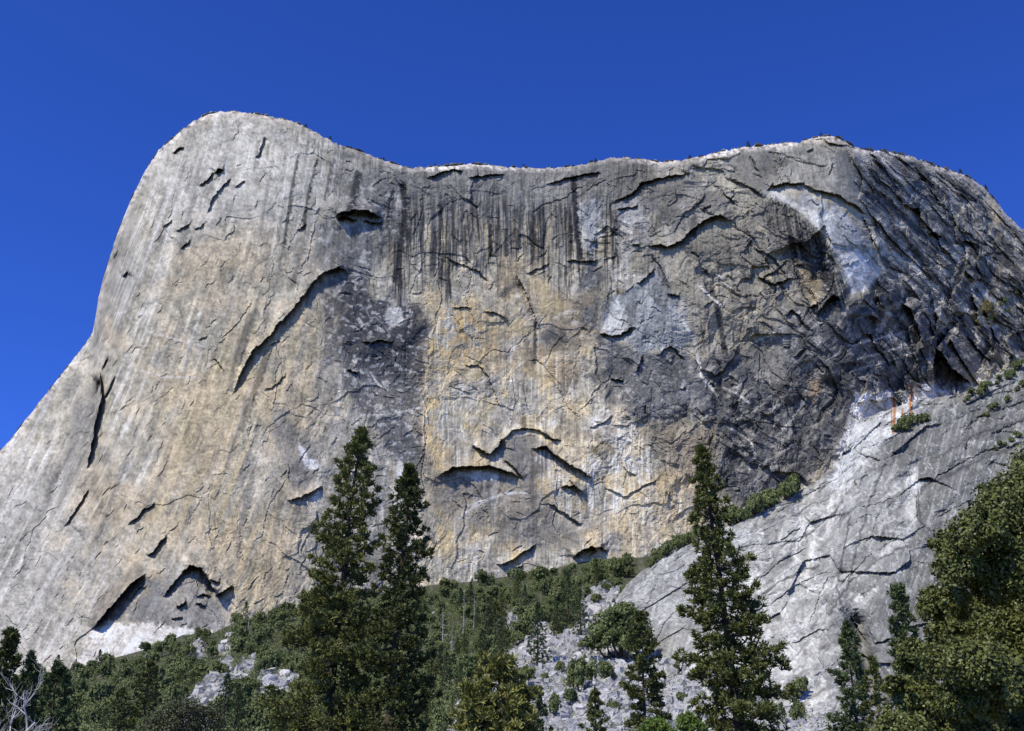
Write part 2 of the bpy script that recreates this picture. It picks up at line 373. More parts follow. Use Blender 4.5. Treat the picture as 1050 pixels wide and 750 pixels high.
ROOFS = [  # polyline (walked left to right: the hollow lies below / right of it), depth in metres, fade in px
 ([(343,222),(350,218),(360,216),(375,217),(389,222)], 11, 11), ([(344,224),(352,222),(364,227)], 8, 8), ([(372,226),(380,228),(390,227)], 5, 5),
 ([(240,400),(247,385),(257,360),(277,343),(288,330),(300,317),(320,293),(333,281),(347,273),(354,279)], 9, 6),
 ([(438,182),(450,178),(467,175),(475,176)], 6, 4), ([(480,182),(500,178),(517,179)], 5, 3), ([(560,190),(583,181),(600,178),(615,179)], 5, 3),
 ([(630,207),(650,196),(655,189),(662,186),(683,181),(706,178)], 6, 3.5), ([(633,215),(643,213),(654,211)], 4, 3),
 ([(648,250),(656,250)], 4, 4), ([(667,251),(678,250),(684,254),(692,250),(700,246),(712,235),(722,226),(737,220),(750,226)], 9, 5),
 ([(458,263),(477,272),(492,280),(500,288)], 3, 3), ([(480,205),(491,212)], 3, 3), ([(532,284),(540,302),(548,325),(551,340)], 3.5, 4),
 ([(583,268),(597,269),(612,267)], 3, 3), ([(540,281),(553,275),(562,270)], 2.5, 3), ([(653,290),(662,284),(670,274)], 4, 3),
 ([(669,260),(677,275),(687,297)], 3, 4), ([(685,301),(697,303)], 4, 3), ([(820,146),(832,143),(843,143),(853,148),(868,149),(880,153)], 5, 3),
 ([(740,193),(750,203),(755,211)], 4, 3), ([(750,183),(767,190),(783,203)], 3.5, 3), ([(778,176),(774,165),(771,160)][::-1], 3, 3),
 ([(790,193),(806,189),(823,187)], 6, 5), ([(822,188),(833,193),(857,200),(877,210),(890,222)], 5, 9), ([(885,222),(893,240),(902,262)], 3, 4),
 ([(772,254),(790,263),(800,272),(806,280)], 3.5, 3), ([(778,285),(793,291),(810,286)], 7, 4), ([(950,241),(956,238),(966,243)], 8, 7),
 ([(832,316),(839,312)], 6, 5), ([(838,322),(847,311),(856,301),(862,306)], 10, 9), ([(804,322),(812,317),(819,323),(828,339)], 5, 4),
 ([(90,478),(96,450),(97,432),(104,412),(103,392),(99,397)], 11, 5), ([(106,408),(112,396),(117,387)], 5, 3), ([(66,540),(80,520),(90,503)], 4, 4),
 ([(105,378),(111,368)], 4, 3), ([(297,513),(313,508),(322,503),(330,498)], 6, 4), ([(133,538),(145,524),(157,515)], 4, 3),
 ([(485,457),(493,460),(503,465),(510,457),(515,450)], 9, 5), ([(515,450),(525,441),(537,438),(550,441),(563,449),(575,452)], 4, 3), ([(550,440),(560,449),(575,452)], 3, 3),
 ([(547,461),(560,459),(568,466),(583,475),(597,483),(605,490)], 11, 5), ([(450,487),(463,480),(483,478),(500,477),(513,481),(533,490)], 11, 6), ([(517,471),(530,482),(537,491)], 5, 4),
 ([(575,500),(587,497),(598,506)], 7, 6), ([(585,492),(588,500)], 5, 4), ([(563,515),(583,528),(597,538)], 4, 4), ([(617,340),(625,343),(635,343),(648,336)], 7, 4),
 ([(373,352),(382,352),(390,348),(400,350)], 5, 3), ([(357,378),(367,382)], 5, 3), ([(497,320),(508,321),(520,327)], 3, 3), ([(465,314),(484,315)], 3, 2),
 ([(477,375),(490,374),(503,393),(513,417)], 2.5, 3), ([(652,384),(655,376),(658,365)], 4, 3), ([(675,365),(687,354),(694,360),(702,370)], 4, 3), ([(627,388),(639,391)], 5, 3),
 ([(662,416),(664,425)], 4, 3), ([(606,437),(618,433),(627,426)], 2.5, 3), ([(884,344),(892,343),(899,355),(905,364),(911,375)], 6, 5),
 ([(926,311),(935,316),(941,335),(946,352)], 14, 9), ([(954,330),(959,344)], 8, 7), ([(960,322),(962,345)], 8, 6),
 ([(957,400),(958,372),(960,357),(966,362),(976,377),(992,390)], 26, 22), ([(997,303),(1003,318),(1005,335)], 11, 9), ([(992,346),(1002,358),(1015,372)], 6, 5), ([(1040,343),(1050,340)], 6, 6), ([(1009,318),(1015,334),(1026,352)], 5, 5),
 ([(97,644),(107,633),(120,613),(133,601),(147,590)], 13, 8), ([(152,570),(160,561),(171,550)], 6, 4), ([(132,615),(142,604),(150,601)], 3, 3),
 ([(168,611),(176,600),(184,591),(190,583)], 6, 6), ([(188,585),(195,580),(208,583),(213,593),(219,603),(226,609)], 13, 8), ([(215,594),(226,597)], 5, 5), ([(222,611),(230,606),(237,600)], 9, 7),
 ([(180,622),(190,617)], 6, 5), ([(202,618),(212,622)], 4, 3), ([(201,612),(209,609),(218,612)], 4, 3), ([(176,634),(188,634)], 3, 3),
 ([(588,571),(596,564),(608,560),(613,566)], 12, 9), ([(608,563),(616,562),(624,566)], 6, 3), ([(510,579),(523,575),(535,567),(548,559)], 7, 4), ([(529,582),(537,580)], 4, 3),
 ([(220,176),(224,171),(229,173)], 9, 6), ([(206,192),(212,185),(218,176)], 5, 4), ([(212,217),(220,203),(228,192),(237,183)], 4, 3.5), ([(240,193),(250,186)], 3, 3),
 ([(166,233),(177,226)], 3, 3), ([(181,237),(193,229)], 3, 3), ([(201,235),(209,229)], 3, 3), ([(185,256),(195,246)], 3.5, 3), ([(127,283),(131,279)], 6, 6), ([(115,264),(120,257)], 4, 4),
 ([(262,161),(268,150),(272,142)], 4, 4), ([(178,158),(182,152),(188,150)], 6, 5), ([(163,159),(169,152)], 4, 3), ([(305,237),(313,232)], 3, 3), ([(220,367),(224,372),(228,381)], 2.5, 3),
 ([(204,350),(213,345)], 1.5, 3), ([(270,400),(283,392),(294,383)], 2, 3), ([(275,355),(285,350)], 2.5, 3), ([(620,500),(640,508),(660,497),(672,492)], 2.5, 3), ([(640,478),(652,486)], 2, 3),
]
HANG = {'n': 0}
def add_roof(D, U, V, pts, A, L):
    xs = [p[0] for p in pts]; ys = [p[1] for p in pts]; R = 3.2 * L + 4
    m = np.flatnonzero((U > min(xs) - R) & (U < max(xs) + R) & (V > min(ys) - R) & (V < max(ys) + R))
    if not len(m): return
    u = U[m]; v = V[m]; best = np.full(len(m), 1e9); sg = np.zeros(len(m)); tt = np.zeros(len(m))
    n = len(pts) - 1
    for i in range(n):
        ax, ay = pts[i]; bx, by = pts[i + 1]; dx, dy = bx - ax, by - ay; q = dx * dx + dy * dy + 1e-9
        t0 = ((u - ax) * dx + (v - ay) * dy) / q; t = np.clip(t0, 0, 1)
        ox = u - ax - t * dx; oy = v - ay - t * dy; d = np.hypot(ox, oy); s = np.sign(dx * (v - ay) - dy * (u - ax))
        k = d < best; best = np.where(k, d, best); sg = np.where(k, s, sg); tt = np.where(k, (i + t0) / n, tt)
    tap = ss(-.06, .14, tt) * (1 - ss(.86, 1.06, tt)) if n * 1.0 else 1
    rec = -A * .75 * np.exp(-(best / L) ** 1.3) * (sg > 0)
    pro = A * .45 * np.exp(-best / (L * 1.3)) * (sg <= 0)
    # ease the step over one pixel
    D[m] += (rec + pro) * tap

def cliff_relief(U, V, X, Z, e, roofs=True):
    """metres of relief towards the valley"""
    wu = U + .45 * gn(U / 2.2, V / 2.2, 95) + 1.1 * gn(U / 6, V / 6, 91) + 2.2 * gn(U / 30, V / 30, 92); wv = V + .45 * gn(U / 2.2, V / 2.2, 96) + 1.1 * gn(U / 6, V / 6, 93) + 2.2 * gn(U / 30, V / 30, 94)
    wx = X + 14 * fbm(X / 60, Z / 60, 3, 201); wz = Z + 14 * fbm(X / 60, Z / 60, 3, 205)
    R = ip(U, [(-260, .3), (120, .2), (300, .24), (400, .45), (560, .28), (680, .7), (740, .8), (860, .9), (1000, 1.0), (1320, 1.1)])
    R = R * (1 + .5 * ss(.05, .35, fbm(X / 150, Z / 150, 2, 77)))
    lean = ip(U, [(-260, .6), (100, .45), (340, .15), (450, 0), (700, 0), (850, -.3), (950, -.7), (1320, -.9)])
    sx = wx + (wz - 400) * -lean * -1.0
    D = 7 * fbm(X / 130, Z / 130, 3, 5) * R + 3.2 * fbm(sx / 30, wz / 60, 4, 9) * R
    p1, b1 = plates(sx / 42, wz / 75, 21, 1.2); p2, b2 = plates(sx / 17, wz / 27, 41, 1.4); p3, b3 = plates((sx + p2 * 3) / 7, wz / 9.5, 61, 1.4)
    D += R * ((4.0 + 5 * ss(690, 760, U)) * p1 + 2.2 * p2 * (.3 + .7 * ss(-.1, .3, fbm(X / 70, Z / 70, 2, 35))) + .45 * p3 * ss(-.2, .3, fbm(X / 35, Z / 35, 2, 37)))
    D -= R * (.4 * np.exp(-b2 / .05) * ss(0, .3, fbm(X / 50, Z / 50, 2, 33)))
    D += R * .55 * fbm(X / 5, Z / 5, 3, 71) + .35 * R * fbm(sx / 2.2, Z / 6, 2, 73)
    rg_ = ridge(sx / 16 + .4 * fbm(X / 20, Z / 20, 2, 75), wz / 50, 4, 76); D += R * 1.6 * (rg_ - .6)
    stp = fbm(sx / 26, wz / 38, 5, 78, .62) * 4; D += (.05 + .5 * R) * (np.floor(stp) + ss(.75, 1, stp - np.floor(stp))) * 1.3
    # diagonal flutes of the right shoulder
    dg = (X + .75 * Z) / 24
    D += ss(840, 930, U) * 4 * (ridge(dg + .5 * fbm(X / 40, Z / 40, 3, 81), (Z - .75 * X) / 120, 4, 83) - .5)
    # big tilted blocks: steep on the right shoulder, shallow panels elsewhere
    ca, sa_ = math.cos(rad(38)), math.sin(rad(38)); pa = (wx * ca + wz * sa_); pb_ = (wz * ca - wx * sa_)
    q1, e1 = plates(pa / 38, pb_ / 75, 141, 1.7); q2, e2 = plates(pa / 15, pb_ / 30, 143, 1.6); q3, e3 = plates(wx / 75, wz / 95, 145, 1.5)
    wR = ss(690, 760, U) * .45 + ss(840, 920, U) * .55
    D += wR * (10 * q1 + 5 * q2) + (1 - .6 * wR) * 1.3 * q3
    D -= wR * (3 * np.exp(-e1 / .05) + 1.4 * np.exp(-e2 / .06)) * ss(-.1, .2, fbm(X / 60, Z / 60, 2, 147))
    calm = poly(U, V, [(745, 160), (768, 152), (820, 147), (868, 152), (880, 185), (892, 225), (908, 276), (885, 302), (870, 304), (855, 262), (838, 237), (812, 214), (783, 200), (762, 188)], 5)
    D *= 1 - .78 * calm; D += 5 * calm * (ss(0, 1, (V - 190) / 110) * -.8 + .5)
    if roofs:
        for pts, A, L in ROOFS: add_roof(D, wu, wv, pts, A * 1.9, L * .8)
        g = np.random.default_rng(5)
        for i in range(95):    # long thin fractures, jagged, following the grain of the wall
            u = g.uniform(0, 1050); v = g.uniform(150, 620)
            if v < sky_v(u) + 10: continue
            base = ip(u, [(0, -62), (200, -66), (330, -72), (420, -88), (700, -90), (820, -110), (950, -128), (1050, -135)])
            ang = base if g.uniform() < .7 else (base + g.choice([-1, 1]) * g.uniform(28, 60)); n_ = g.integers(4, 9); st_l = g.uniform(6, 14); pts = [(u, v)]
            for q in range(n_):
                a = rad(ang + g.normal(0, 16)); pts.append((pts[-1][0] + st_l * math.cos(a), pts[-1][1] + st_l * math.sin(a)))
            if pts[-1][0] < pts[0][0]: pts = pts[::-1]
            add_roof(D, wu, wv, pts, g.uniform(.7, 2.0) * (1.7 if u > 720 else 1), 1.4)
        for i in range(1150):
            u = g.uniform(-40, 1060); v = g.uniform(120, 690)
            if v < sky_v(u) + 8: continue
            if u < 330: ang = g.normal(-52, 16); A = g.uniform(.5, 1.6)
            elif u < 700: ang = g.choice([g.normal(-30, 22), g.normal(28, 22)]); A = g.uniform(.5, 2.0)
            else: ang = g.choice([g.normal(-40, 20), g.normal(38, 18), g.normal(38, 18)]); A = g.uniform(1.2, 5.0)
            if 440 < u < 600 and 300 < v < 460: A *= .4
            l = 2.5 + 4.5 * g.uniform(0, 1) + (9 * g.uniform(0, 1) if i < 90 else 0) * (1.2 if u > 700 else 1); a = rad(ang); c, s = math.cos(a), math.sin(a); bow = g.normal(0, .16) * l
            pts = [(u - c * l, v - s * l), (u - s * bow * -1, v - c * bow), (u + c * l, v + s * l)]
            add_roof(D, wu, wv, pts, A, g.uniform(1.2, 2.6) * (1.3 if u > 700 else 1))
    # crown of the heart alcove and the flake stand out from the face
    D += 7 * np.exp(-(((U - 84) / 13) ** 2 + ((V - 435) / 42) ** 2)) * (U < 110)
    D *= ss(0, 7, e) * .85 + .15
    return D

def stains(U, V, X, Z, e, D):
    n0 = fbm(U / 30, V / 30, 5, 301); n1 = fbm(U / 9, V / 9, 4, 305); n2 = fbm(U / 3, V / 3, 3, 309); nb = fbm(U / 90, V / 90, 3, 313)
    K = ip(U, [(-260, .6), (60, .48), (250, .33), (340, .14), (430, 0), (700, 0), (820, -.22), (930, -.6), (1320, -.8)])
    su = U + K * (V - 400) + 1.5 * gn(U / 20, V / 50, 3)
    s1 = fbm(su / 7, V / 190, 4, 321, .62); s2 = fbm(su / 2.3, V / 110, 3, 325, .7); s3 = fbm(su / 22, V / 260, 3, 329); s4 = fbm(su / 1.3, V / 45, 2, 333)
    wob = 9 * n1 + 4 * n2 + 6 * n0
    C = np.tile(np.array([.36, .337, .272]), (len(U), 1))
    C = mix(C, (.43, .40, .34), ss(-.15, .45, n0 + .3 * n1) * .7)
    C = mix(C, (.26, .25, .225), ss(.05, .6, fbm(U / 22, V / 30, 5, 341)) * .6)
    # pale grey apron of the lower left
    C = mix(C, (.385, .372, .335), poly(U, V, [(-260, 560), (0, 470), (70, 470), (120, 560), (90, 650), (0, 720), (-260, 760)], 40, wob * 2) * .8)
    C = mix(C, (.27, .255, .225), ss(.05, .45, s3 + .7 * s1 + .3 * s2) * .6 * (U < 420))
    C = mix(C, (.50, .49, .46), ss(.15, .5, s1 + .4 * s2) * .5 * (U < 420))
    # ochre of the lower left
    m = poly(U, V, [(235, 330), (325, 300), (335, 400), (300, 480), (310, 620), (250, 640), (215, 560), (120, 640), (80, 620), (170, 500), (110, 400), (200, 370)], 30, wob * 2)
    C = mix(C, (.41, .355, .225), m * ss(-.25, .45, s3 * .9 + s1 * .9 + .4 * nb) * .75)
    m = poly(U, V, [(225, 450), (300, 440), (300, 600), (230, 640), (200, 560)], 25, wob)
    C = mix(C, (.37, .305, .19), m * ss(.0, .5, s1 + .3 * s3) * .6)
    m = poly(U, V, [(100, 540), (160, 500), (190, 520), (150, 600), (100, 650), (90, 620)], 20, wob)
    C = mix(C, (.37, .315, .205), m * ss(-.05, .4, s1 + .3 * s3) * .7)
    C = mix(C, (.42, .36, .235), poly(U, V, [(200, 250), (290, 230), (270, 330), (190, 330)], 30, wob) * ss(0, .4, s1) * .6)
    C = mix(C, (.19, .185, .17), poly(U, V, [(97, 320), (115, 270), (140, 220), (135, 290), (110, 340), (98, 350)], 8, wob) * .45)
    # ochre shield in the middle
    mid = poly(U, V, [(432, 300), (500, 270), (560, 265), (610, 300), (612, 380), (650, 440), (700, 480), (720, 530), (650, 575), (440, 600), (436, 480), (428, 410)], 16, wob)
    C = mix(C, (.42, .39, .32), mid * .85)
    C = mix(C, (.43, .365, .22), mid * ss(-.12, .5, n0 + .5 * s1 + .2 * nb) * .85)
    C = mix(C, (.41, .325, .17), poly(U, V, [(440, 330), (500, 318), (505, 360), (480, 372), (455, 380), (452, 440), (470, 520), (452, 560), (436, 480), (428, 420)], 10, wob) * ss(-.45, .3, n1 + n0) * .75)
    C = mix(C, (.40, .295, .14), poly(U, V, [(460, 325), (495, 322), (500, 350), (475, 366), (460, 362)], 9, wob) * ss(-.4, .3, n1) * .8)
    C = mix(C, (.30, .23, .15), poly(U, V, [(560, 370), (590, 372), (592, 392), (570, 400)], 6, wob * .6) * .75)
    C = mix(C, (.30, .235, .17), poly(U, V, [(500, 360), (560, 350), (600, 370), (560, 385), (500, 378)], 8, wob) * .4)
    C = mix(C, (.24, .235, .22), mid * ss(.18, .42, ridge(U / 26, V / 26, 3, 351) - .62) * .5)
    C = mix(C, (.54, .53, .49), mid * ss(.22, .5, s2 + .4 * s1) * .6)
    C = mix(C, (.33, .32, .30), mid * ss(.2, .5, s4 * .5 + s1 * .8 - .1) * .5)
    low = poly(U, V, [(560, 455), (610, 440), (680, 500), (700, 560), (620, 575), (580, 520)], 18, wob)
    C = mix(C, (.27, .265, .25), low * ss(0, .4, s1) * .6); C = mix(C, (.56, .55, .52), low * ss(.1, .4, s2 + .3 * s4) * .7)
    C = mix(C, (.50, .49, .475), poly(U, V, [(600, 430), (628, 418), (650, 440), (660, 500), (640, 470), (615, 448)], 6, wob * .6) * .6)
    # vertical water streaks under the rim
    top = ss(352, 400, U) * (1 - ss(640, 690, U)); lowedge = 285 + 34 * s3 + 50 * s2 + 30 * s1
    mt = top * (1 - ss(-30, 12, V - lowedge)) * ss(-2, 8, e)
    C = mix(C, (.21, .203, .187), mt * .75)
    C = mix(C, (.085, .086, .088), mt * ss(-.12, .14, .6 * s2 + .95 * s1 + .2 * n1) * .88)
    C = mix(C, (.40, .345, .23), mt * ss(.08, .35, fbm(su / 3.1, V / 160, 3, 361)) * ss(215, 240, V) * .7)
    C = mix(C, (.03, .03, .034), mt * ss(.12, .34, fbm(su / 2.6, V / 70, 2, 363) + .25 * s3) * .8)
    C = mix(C, (.25, .245, .225), ss(330, 350, U) * (1 - ss(620, 660, U)) * (1 - ss(196, 216, V + 8 * n1)) * .6)
    # bare pale rock of the summit dome
    C = mix(C, (.43, .42, .385), poly(U, V, [(150, 170), (230, 114), (330, 140), (350, 200), (300, 240), (180, 250)], 25, wob) * .55)
    C = mix(C, (.15, .15, .14), poly(U, V, [(285, 125), (345, 145), (420, 172), (400, 200), (350, 215), (330, 190)], 14, wob) * ss(-.02, .32, s2 + .5 * s1) * .75)
    # dark diorite
    d1 = poly(U, V, [(352, 258), (372, 262), (377, 300), (392, 312), (402, 318), (430, 312), (441, 330), (437, 370), (431, 400), (431, 440), (442, 478), (425, 486), (405, 470), (385, 440), (372, 425), (352, 400), (348, 372), (335, 378), (322, 405), (318, 398), (331, 370), (333, 330), (328, 310), (336, 288)], 2.5, wob * .55)
    C = mix(C, (.145, .145, .142), d1 * .92)
    C = mix(C, (.088, .090, .094), d1 * poly(U, V, [(345, 270), (380, 300), (445, 310), (440, 380), (410, 400), (370, 385), (345, 340)], 14, wob) * .85)
    C = mix(C, (.22, .21, .19), d1 * poly(U, V, [(360, 385), (430, 395), (425, 430), (380, 430)], 10, wob) * .6)
    spots = ss(.28, .42, fbm(U / 8, V / 6, 3, 371))
    C = mix(C, (.42, .41, .385), d1 * spots * .75); C = mix(C, (.44, .43, .40), poly(U, V, [(393, 318), (410, 316), (414, 332), (398, 338)], 2, wob * .3) * .8)
    d2 = poly(U, V, [(325, 232), (340, 212), (350, 205), (345, 185), (395, 180), (415, 200), (412, 245), (395, 262), (378, 280), (352, 285), (338, 300), (322, 312), (316, 306), (322, 280)], 6, wob)
    C = mix(C, (.17, .17, .165), d2 * .7); C = mix(C, (.37, .36, .33), d2 * ss(.2, .4, n1) * .5)
    d3 = poly(U, V, [(553, 348), (562, 330), (580, 318), (590, 300), (602, 270), (620, 275), (616, 300), (613, 320), (615, 340), (640, 352), (655, 362), (690, 358), (722, 372), (760, 380), (740, 420), (715, 432), (690, 428), (668, 436), (650, 432), (640, 420), (622, 414), (620, 398), (600, 386), (609, 378), (612, 360), (600, 352), (588, 360), (570, 362)], 2.5, wob * .5)
    C = mix(C, (.135, .137, .138), d3 * .9); C = mix(C, (.36, .35, .33), d3 * spots * .45)
    C = mix(C, (.25, .262, .272), poly(U, V, [(618, 312), (632, 302), (645, 296), (660, 287), (672, 276), (682, 300), (702, 302), (716, 350), (690, 360), (655, 361), (640, 350), (616, 340)], 2, wob * .3) * .85)
    C = mix(C, (.40, .40, .385), poly(U, V, [(618, 338), (622, 322), (632, 308), (640, 316), (647, 334), (636, 342), (626, 342)], 1.5, wob * .15) * .95)
    C = mix(C, (.20, .205, .21), poly(U, V, [(670, 262), (680, 272), (690, 298), (684, 300), (675, 282)], 1.5, wob * .2) * .8)
    C = mix(C, (.37, .385, .39), poly(U, V, [(590, 215), (615, 200), (620, 230), (605, 262), (592, 250)], 6, wob * .6) * .6)
    C = mix(C, (.36, .375, .39), poly(U, V, [(633, 210), (656, 200), (660, 225), (640, 235), (633, 225)], 4, wob * .4) * .6)
    C = mix(C, (.44, .43, .40), poly(U, V, [(635, 230), (665, 222), (672, 248), (650, 256), (640, 300), (630, 280)], 6, wob * .6) * .5)
    d4 = poly(U, V, [(655, 190), (690, 182), (740, 190), (745, 215), (715, 225), (700, 240), (680, 238), (662, 215)], 5, wob)
    C = mix(C, (.165, .162, .155), d4 * .75)
    # band of mixed brown and grey rock right of the middle
    br = poly(U, V, [(700, 250), (760, 215), (790, 250), (815, 290), (835, 320), (800, 335), (745, 370), (722, 380), (708, 330)], 14, wob)
    C = mix(C, (.29, .27, .225), br * .75); C = mix(C, (.40, .355, .26), br * ss(0, .4, n1 + .4 * s1) * .7); C = mix(C, (.12, .12, .115), br * ss(.1, .4, s1 + .4 * s2) * .75)
    br2 = poly(U, V, [(660, 440), (690, 430), (735, 440), (738, 500), (715, 540), (690, 490)], 8, wob)
    C = mix(C, (.27, .225, .165), br2 * .7); C = mix(C, (.14, .135, .13), br2 * ss(.05, .4, n1) * .6)
    # big dark buttress
    r1 = poly(U, V, [(716, 372), (745, 362), (780, 345), (800, 332), (832, 305), (850, 290), (872, 302), (885, 300), (905, 278), (940, 300), (965, 330), (985, 350), (1000, 372), (985, 404), (935, 402), (880, 405), (868, 440), (850, 470), (815, 495), (760, 520), (735, 500), (738, 460), (722, 425)], 7, wob)
    C = mix(C, (.105, .107, .110), r1 * .93); C = mix(C, (.36, .34, .30), r1 * ss(.08, .35, fbm(U / 12 + V / 20, V / 14, 4, 381)) * .62); C = mix(C, (.085, .088, .095), r1 * ss(.05, .4, n0) * .6)
    C = mix(C, (.26, .20, .14), poly(U, V, [(828, 392), (840, 388), (843, 405), (836, 415), (829, 405)], 2, wob * .3) * .8)
    r2 = poly(U, V, [(872, 150), (900, 152), (980, 174), (1050, 236), (1320, 500), (1320, 700), (1050, 380), (1000, 372), (965, 330), (905, 278), (895, 240), (890, 220), (876, 190)], 6, wob)
    C = mix(C, (.19, .186, .174), r2 * .9)
    dgn = fbm((U - 1.1 * V) / 12, (V + U) / 60, 4, 391)
    C = mix(C, (.085, .085, .084), r2 * ss(-.05, .25, dgn) * .8); C = mix(C, (.40, .385, .345), r2 * ss(.12, .42, -dgn + .2 * n1) * .6)
    C = mix(C, (.40, .33, .21), r2 * poly(U, V, [(1008, 200), (1020, 205), (1030, 228), (1020, 230)], 4, wob * .4) * .6)
    C = mix(C, (.17, .14, .035), poly(U, V, [(1008, 308), (1018, 312), (1022, 325), (1012, 330), (1006, 318)], 3, wob * .3) * .85)
    C = mix(C, (.45, .44, .40), r2 * ss(945, 960, V * 1.6 + U * .62) * 0)
    # smooth summit slab on the right and the bright shield below it
    C = mix(C, (.27, .262, .235), poly(U, V, [(742, 160), (760, 152), (820, 147), (868, 152), (880, 185), (890, 222), (872, 212), (845, 203), (823, 190), (790, 195), (783, 196), (762, 188), (745, 180)], 5, wob * .6) * .85)
    C = mix(C, (.14, .14, .135), poly(U, V, [(778, 155), (792, 152), (790, 185), (780, 192)], 5, wob * .5) * .55)
    lt = poly(U, V, [(783, 196), (800, 199), (818, 206), (824, 192), (838, 205), (858, 212), (880, 232), (895, 255), (906, 278), (885, 300), (872, 302), (862, 272), (842, 240), (816, 213), (800, 205)], 2, wob * .25)
    C = mix(C, (.34, .345, .34), lt * .95); C = mix(C, (.52, .51, .47), poly(U, V, [(780, 196), (800, 199), (815, 207), (835, 215), (845, 240), (832, 228), (812, 212), (796, 205)], 2, wob * .2) * .9)
    C = mix(C, (.56, .56, .545), poly(U, V, [(862, 262), (880, 255), (893, 275), (885, 298), (873, 301)], 2, wob * .2) * .7)
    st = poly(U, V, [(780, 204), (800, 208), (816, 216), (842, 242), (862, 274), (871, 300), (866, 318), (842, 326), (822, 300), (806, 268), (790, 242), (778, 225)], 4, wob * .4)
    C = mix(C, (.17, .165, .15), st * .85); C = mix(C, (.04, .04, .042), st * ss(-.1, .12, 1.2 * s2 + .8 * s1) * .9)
    C = mix(C, (.34, .28, .18), poly(U, V, [(818, 270), (830, 268), (846, 300), (838, 312), (829, 308)], 3, wob * .4) * .85)
    tan = poly(U, V, [(110, 330), (200, 230), (300, 240), (330, 330), (325, 430), (300, 600), (240, 640), (120, 640), (60, 560), (90, 430)], 35, wob * 2)
    C = mix(C, (.40, .335, .235), tan * ss(-.6, .5, nb + n0) * .6)
    C = mix(C, (.42, .34, .215), mid * ss(-.5, .4, n0 + nb) * .45)
    cr_ = poly(U, V, [(622, 158), (690, 162), (760, 150), (785, 200), (800, 250), (835, 320), (800, 350), (745, 368), (716, 345), (700, 290), (660, 260), (640, 215)], 16, wob)
    C = mix(C, (.17, .163, .147), cr_ * ss(-.45, .25, n0 + .5 * n1 + .3 * s1) * .6)
    # single black seeps
    for pts, w, k in [([(412, 188), (416, 215), (411, 250), (405, 288)], 3.2, .8), ([(588, 182), (590, 215), (592, 245), (596, 264)], 3.0, .95), ([(367, 178), (363, 200), (358, 218)], 4, .7),
                      ([(399, 205), (397, 234)], 2, .6), ([(477, 232), (478, 270)], 1.5, .7), ([(503, 232), (503, 262)], 2.4, .8), ([(519, 236), (519, 262)], 2, .7), ([(547, 222), (547, 236), (550, 250)], 2.4, .7),
                      ([(531, 236), (532, 258)], 1.4, .7), ([(736, 320), (741, 345), (743, 362)], 3, .7), ([(730, 295), (737, 325)], 3, .6), ([(712, 225), (710, 240)], 4, .6), ([(275, 360), (262, 400), (248, 440)], 4, .45),
                      ([(256, 325), (250, 345), (244, 372)], 4, .4), ([(306, 160), (298, 200), (292, 250)], 1.6, .6), ([(325, 165), (316, 200), (311, 236)], 1.8, .6), ([(340, 170), (333, 205)], 1.6, .5), ([(265, 145), (261, 175)], 2, .4),
                      ([(630, 225), (632, 250), (630, 270)], 1.2, .7), ([(549, 330), (548, 372)], 1.8, .6), ([(537, 430), (537, 440)], 3, .5)]:
        d = seg_dist(U + 1.2 * n2, V, pts); C = mix(C, (.04, .041, .045), (1 - ss(w * .5, w * 1.35, d + .9 * n2)) * min(1, k * 1.15))
    # grey stains, pale scars, and shade painted into the left alcove
    C = mix(C, (.205, .20, .185), poly(U, V, [(282, 413), (290, 418), (300, 435), (322, 458), (330, 480), (312, 500), (300, 500), (290, 470), (279, 440)], 2.5, wob * .5) * .75)
    C = mix(C, (.56, .55, .53), poly(U, V, [(306, 452), (314, 470), (330, 478), (328, 482), (312, 478)], 1.5, wob * .25) * .8)
    C = mix(C, (.19, .185, .175), poly(U, V, [(76, 420), (98, 388), (104, 400), (96, 452), (84, 476), (72, 500), (60, 525), (66, 480)], 4, wob * .6) * .6)
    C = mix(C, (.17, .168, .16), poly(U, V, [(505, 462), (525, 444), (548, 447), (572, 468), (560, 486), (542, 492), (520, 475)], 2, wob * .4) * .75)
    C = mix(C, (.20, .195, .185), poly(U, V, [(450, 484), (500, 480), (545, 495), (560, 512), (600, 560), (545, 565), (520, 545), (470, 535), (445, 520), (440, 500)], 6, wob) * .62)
    C = mix(C, (.52, .50, .46), poly(U, V, [(468, 486), (500, 482), (520, 490), (490, 494)], 3, wob * .3) * .6)
    C = mix(C, (.52, .51, .49), poly(U, V, [(550, 462), (570, 470), (580, 490), (575, 510), (560, 500)], 4, wob * .5) * ss(-.2, .3, s2) * .7)
    C = mix(C, (.14, .14, .135), poly(U, V, [(100, 640), (118, 612), (134, 600), (150, 592), (175, 590), (160, 640), (130, 638)], 4, wob * .4) * ss(-.5, .2, n1) * .85)  # dark shade of the left alcove, painted into the rock colour
    C = mix(C, (.215, .213, .205), poly(U, V, [(130, 636), (150, 600), (180, 590), (205, 588), (222, 610), (232, 645), (180, 655)], 5, wob * .5) * .7)  # broader, lighter grey of the same painted alcove shade
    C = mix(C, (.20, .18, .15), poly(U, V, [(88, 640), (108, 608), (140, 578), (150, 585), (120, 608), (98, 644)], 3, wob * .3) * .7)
    C = mix(C, (.60, .57, .52), poly(U, V, [(70, 690), (95, 652), (112, 636), (128, 640), (150, 638), (185, 643), (228, 652), (200, 670), (80, 700)], 3, wob * .4) * .85)
    # clean broken rock below the dark buttress, and the rust
    w = poly(U, V, [(846, 505), (858, 470), (866, 440), (879, 405), (937, 401), (950, 392), (985, 402), (960, 440), (900, 470), (868, 505)], 3, wob * .4)
    C = mix(C, (.52, .52, .52), w * .92); C = mix(C, (.34, .33, .31), w * ss(.1, .4, n1) * .6)
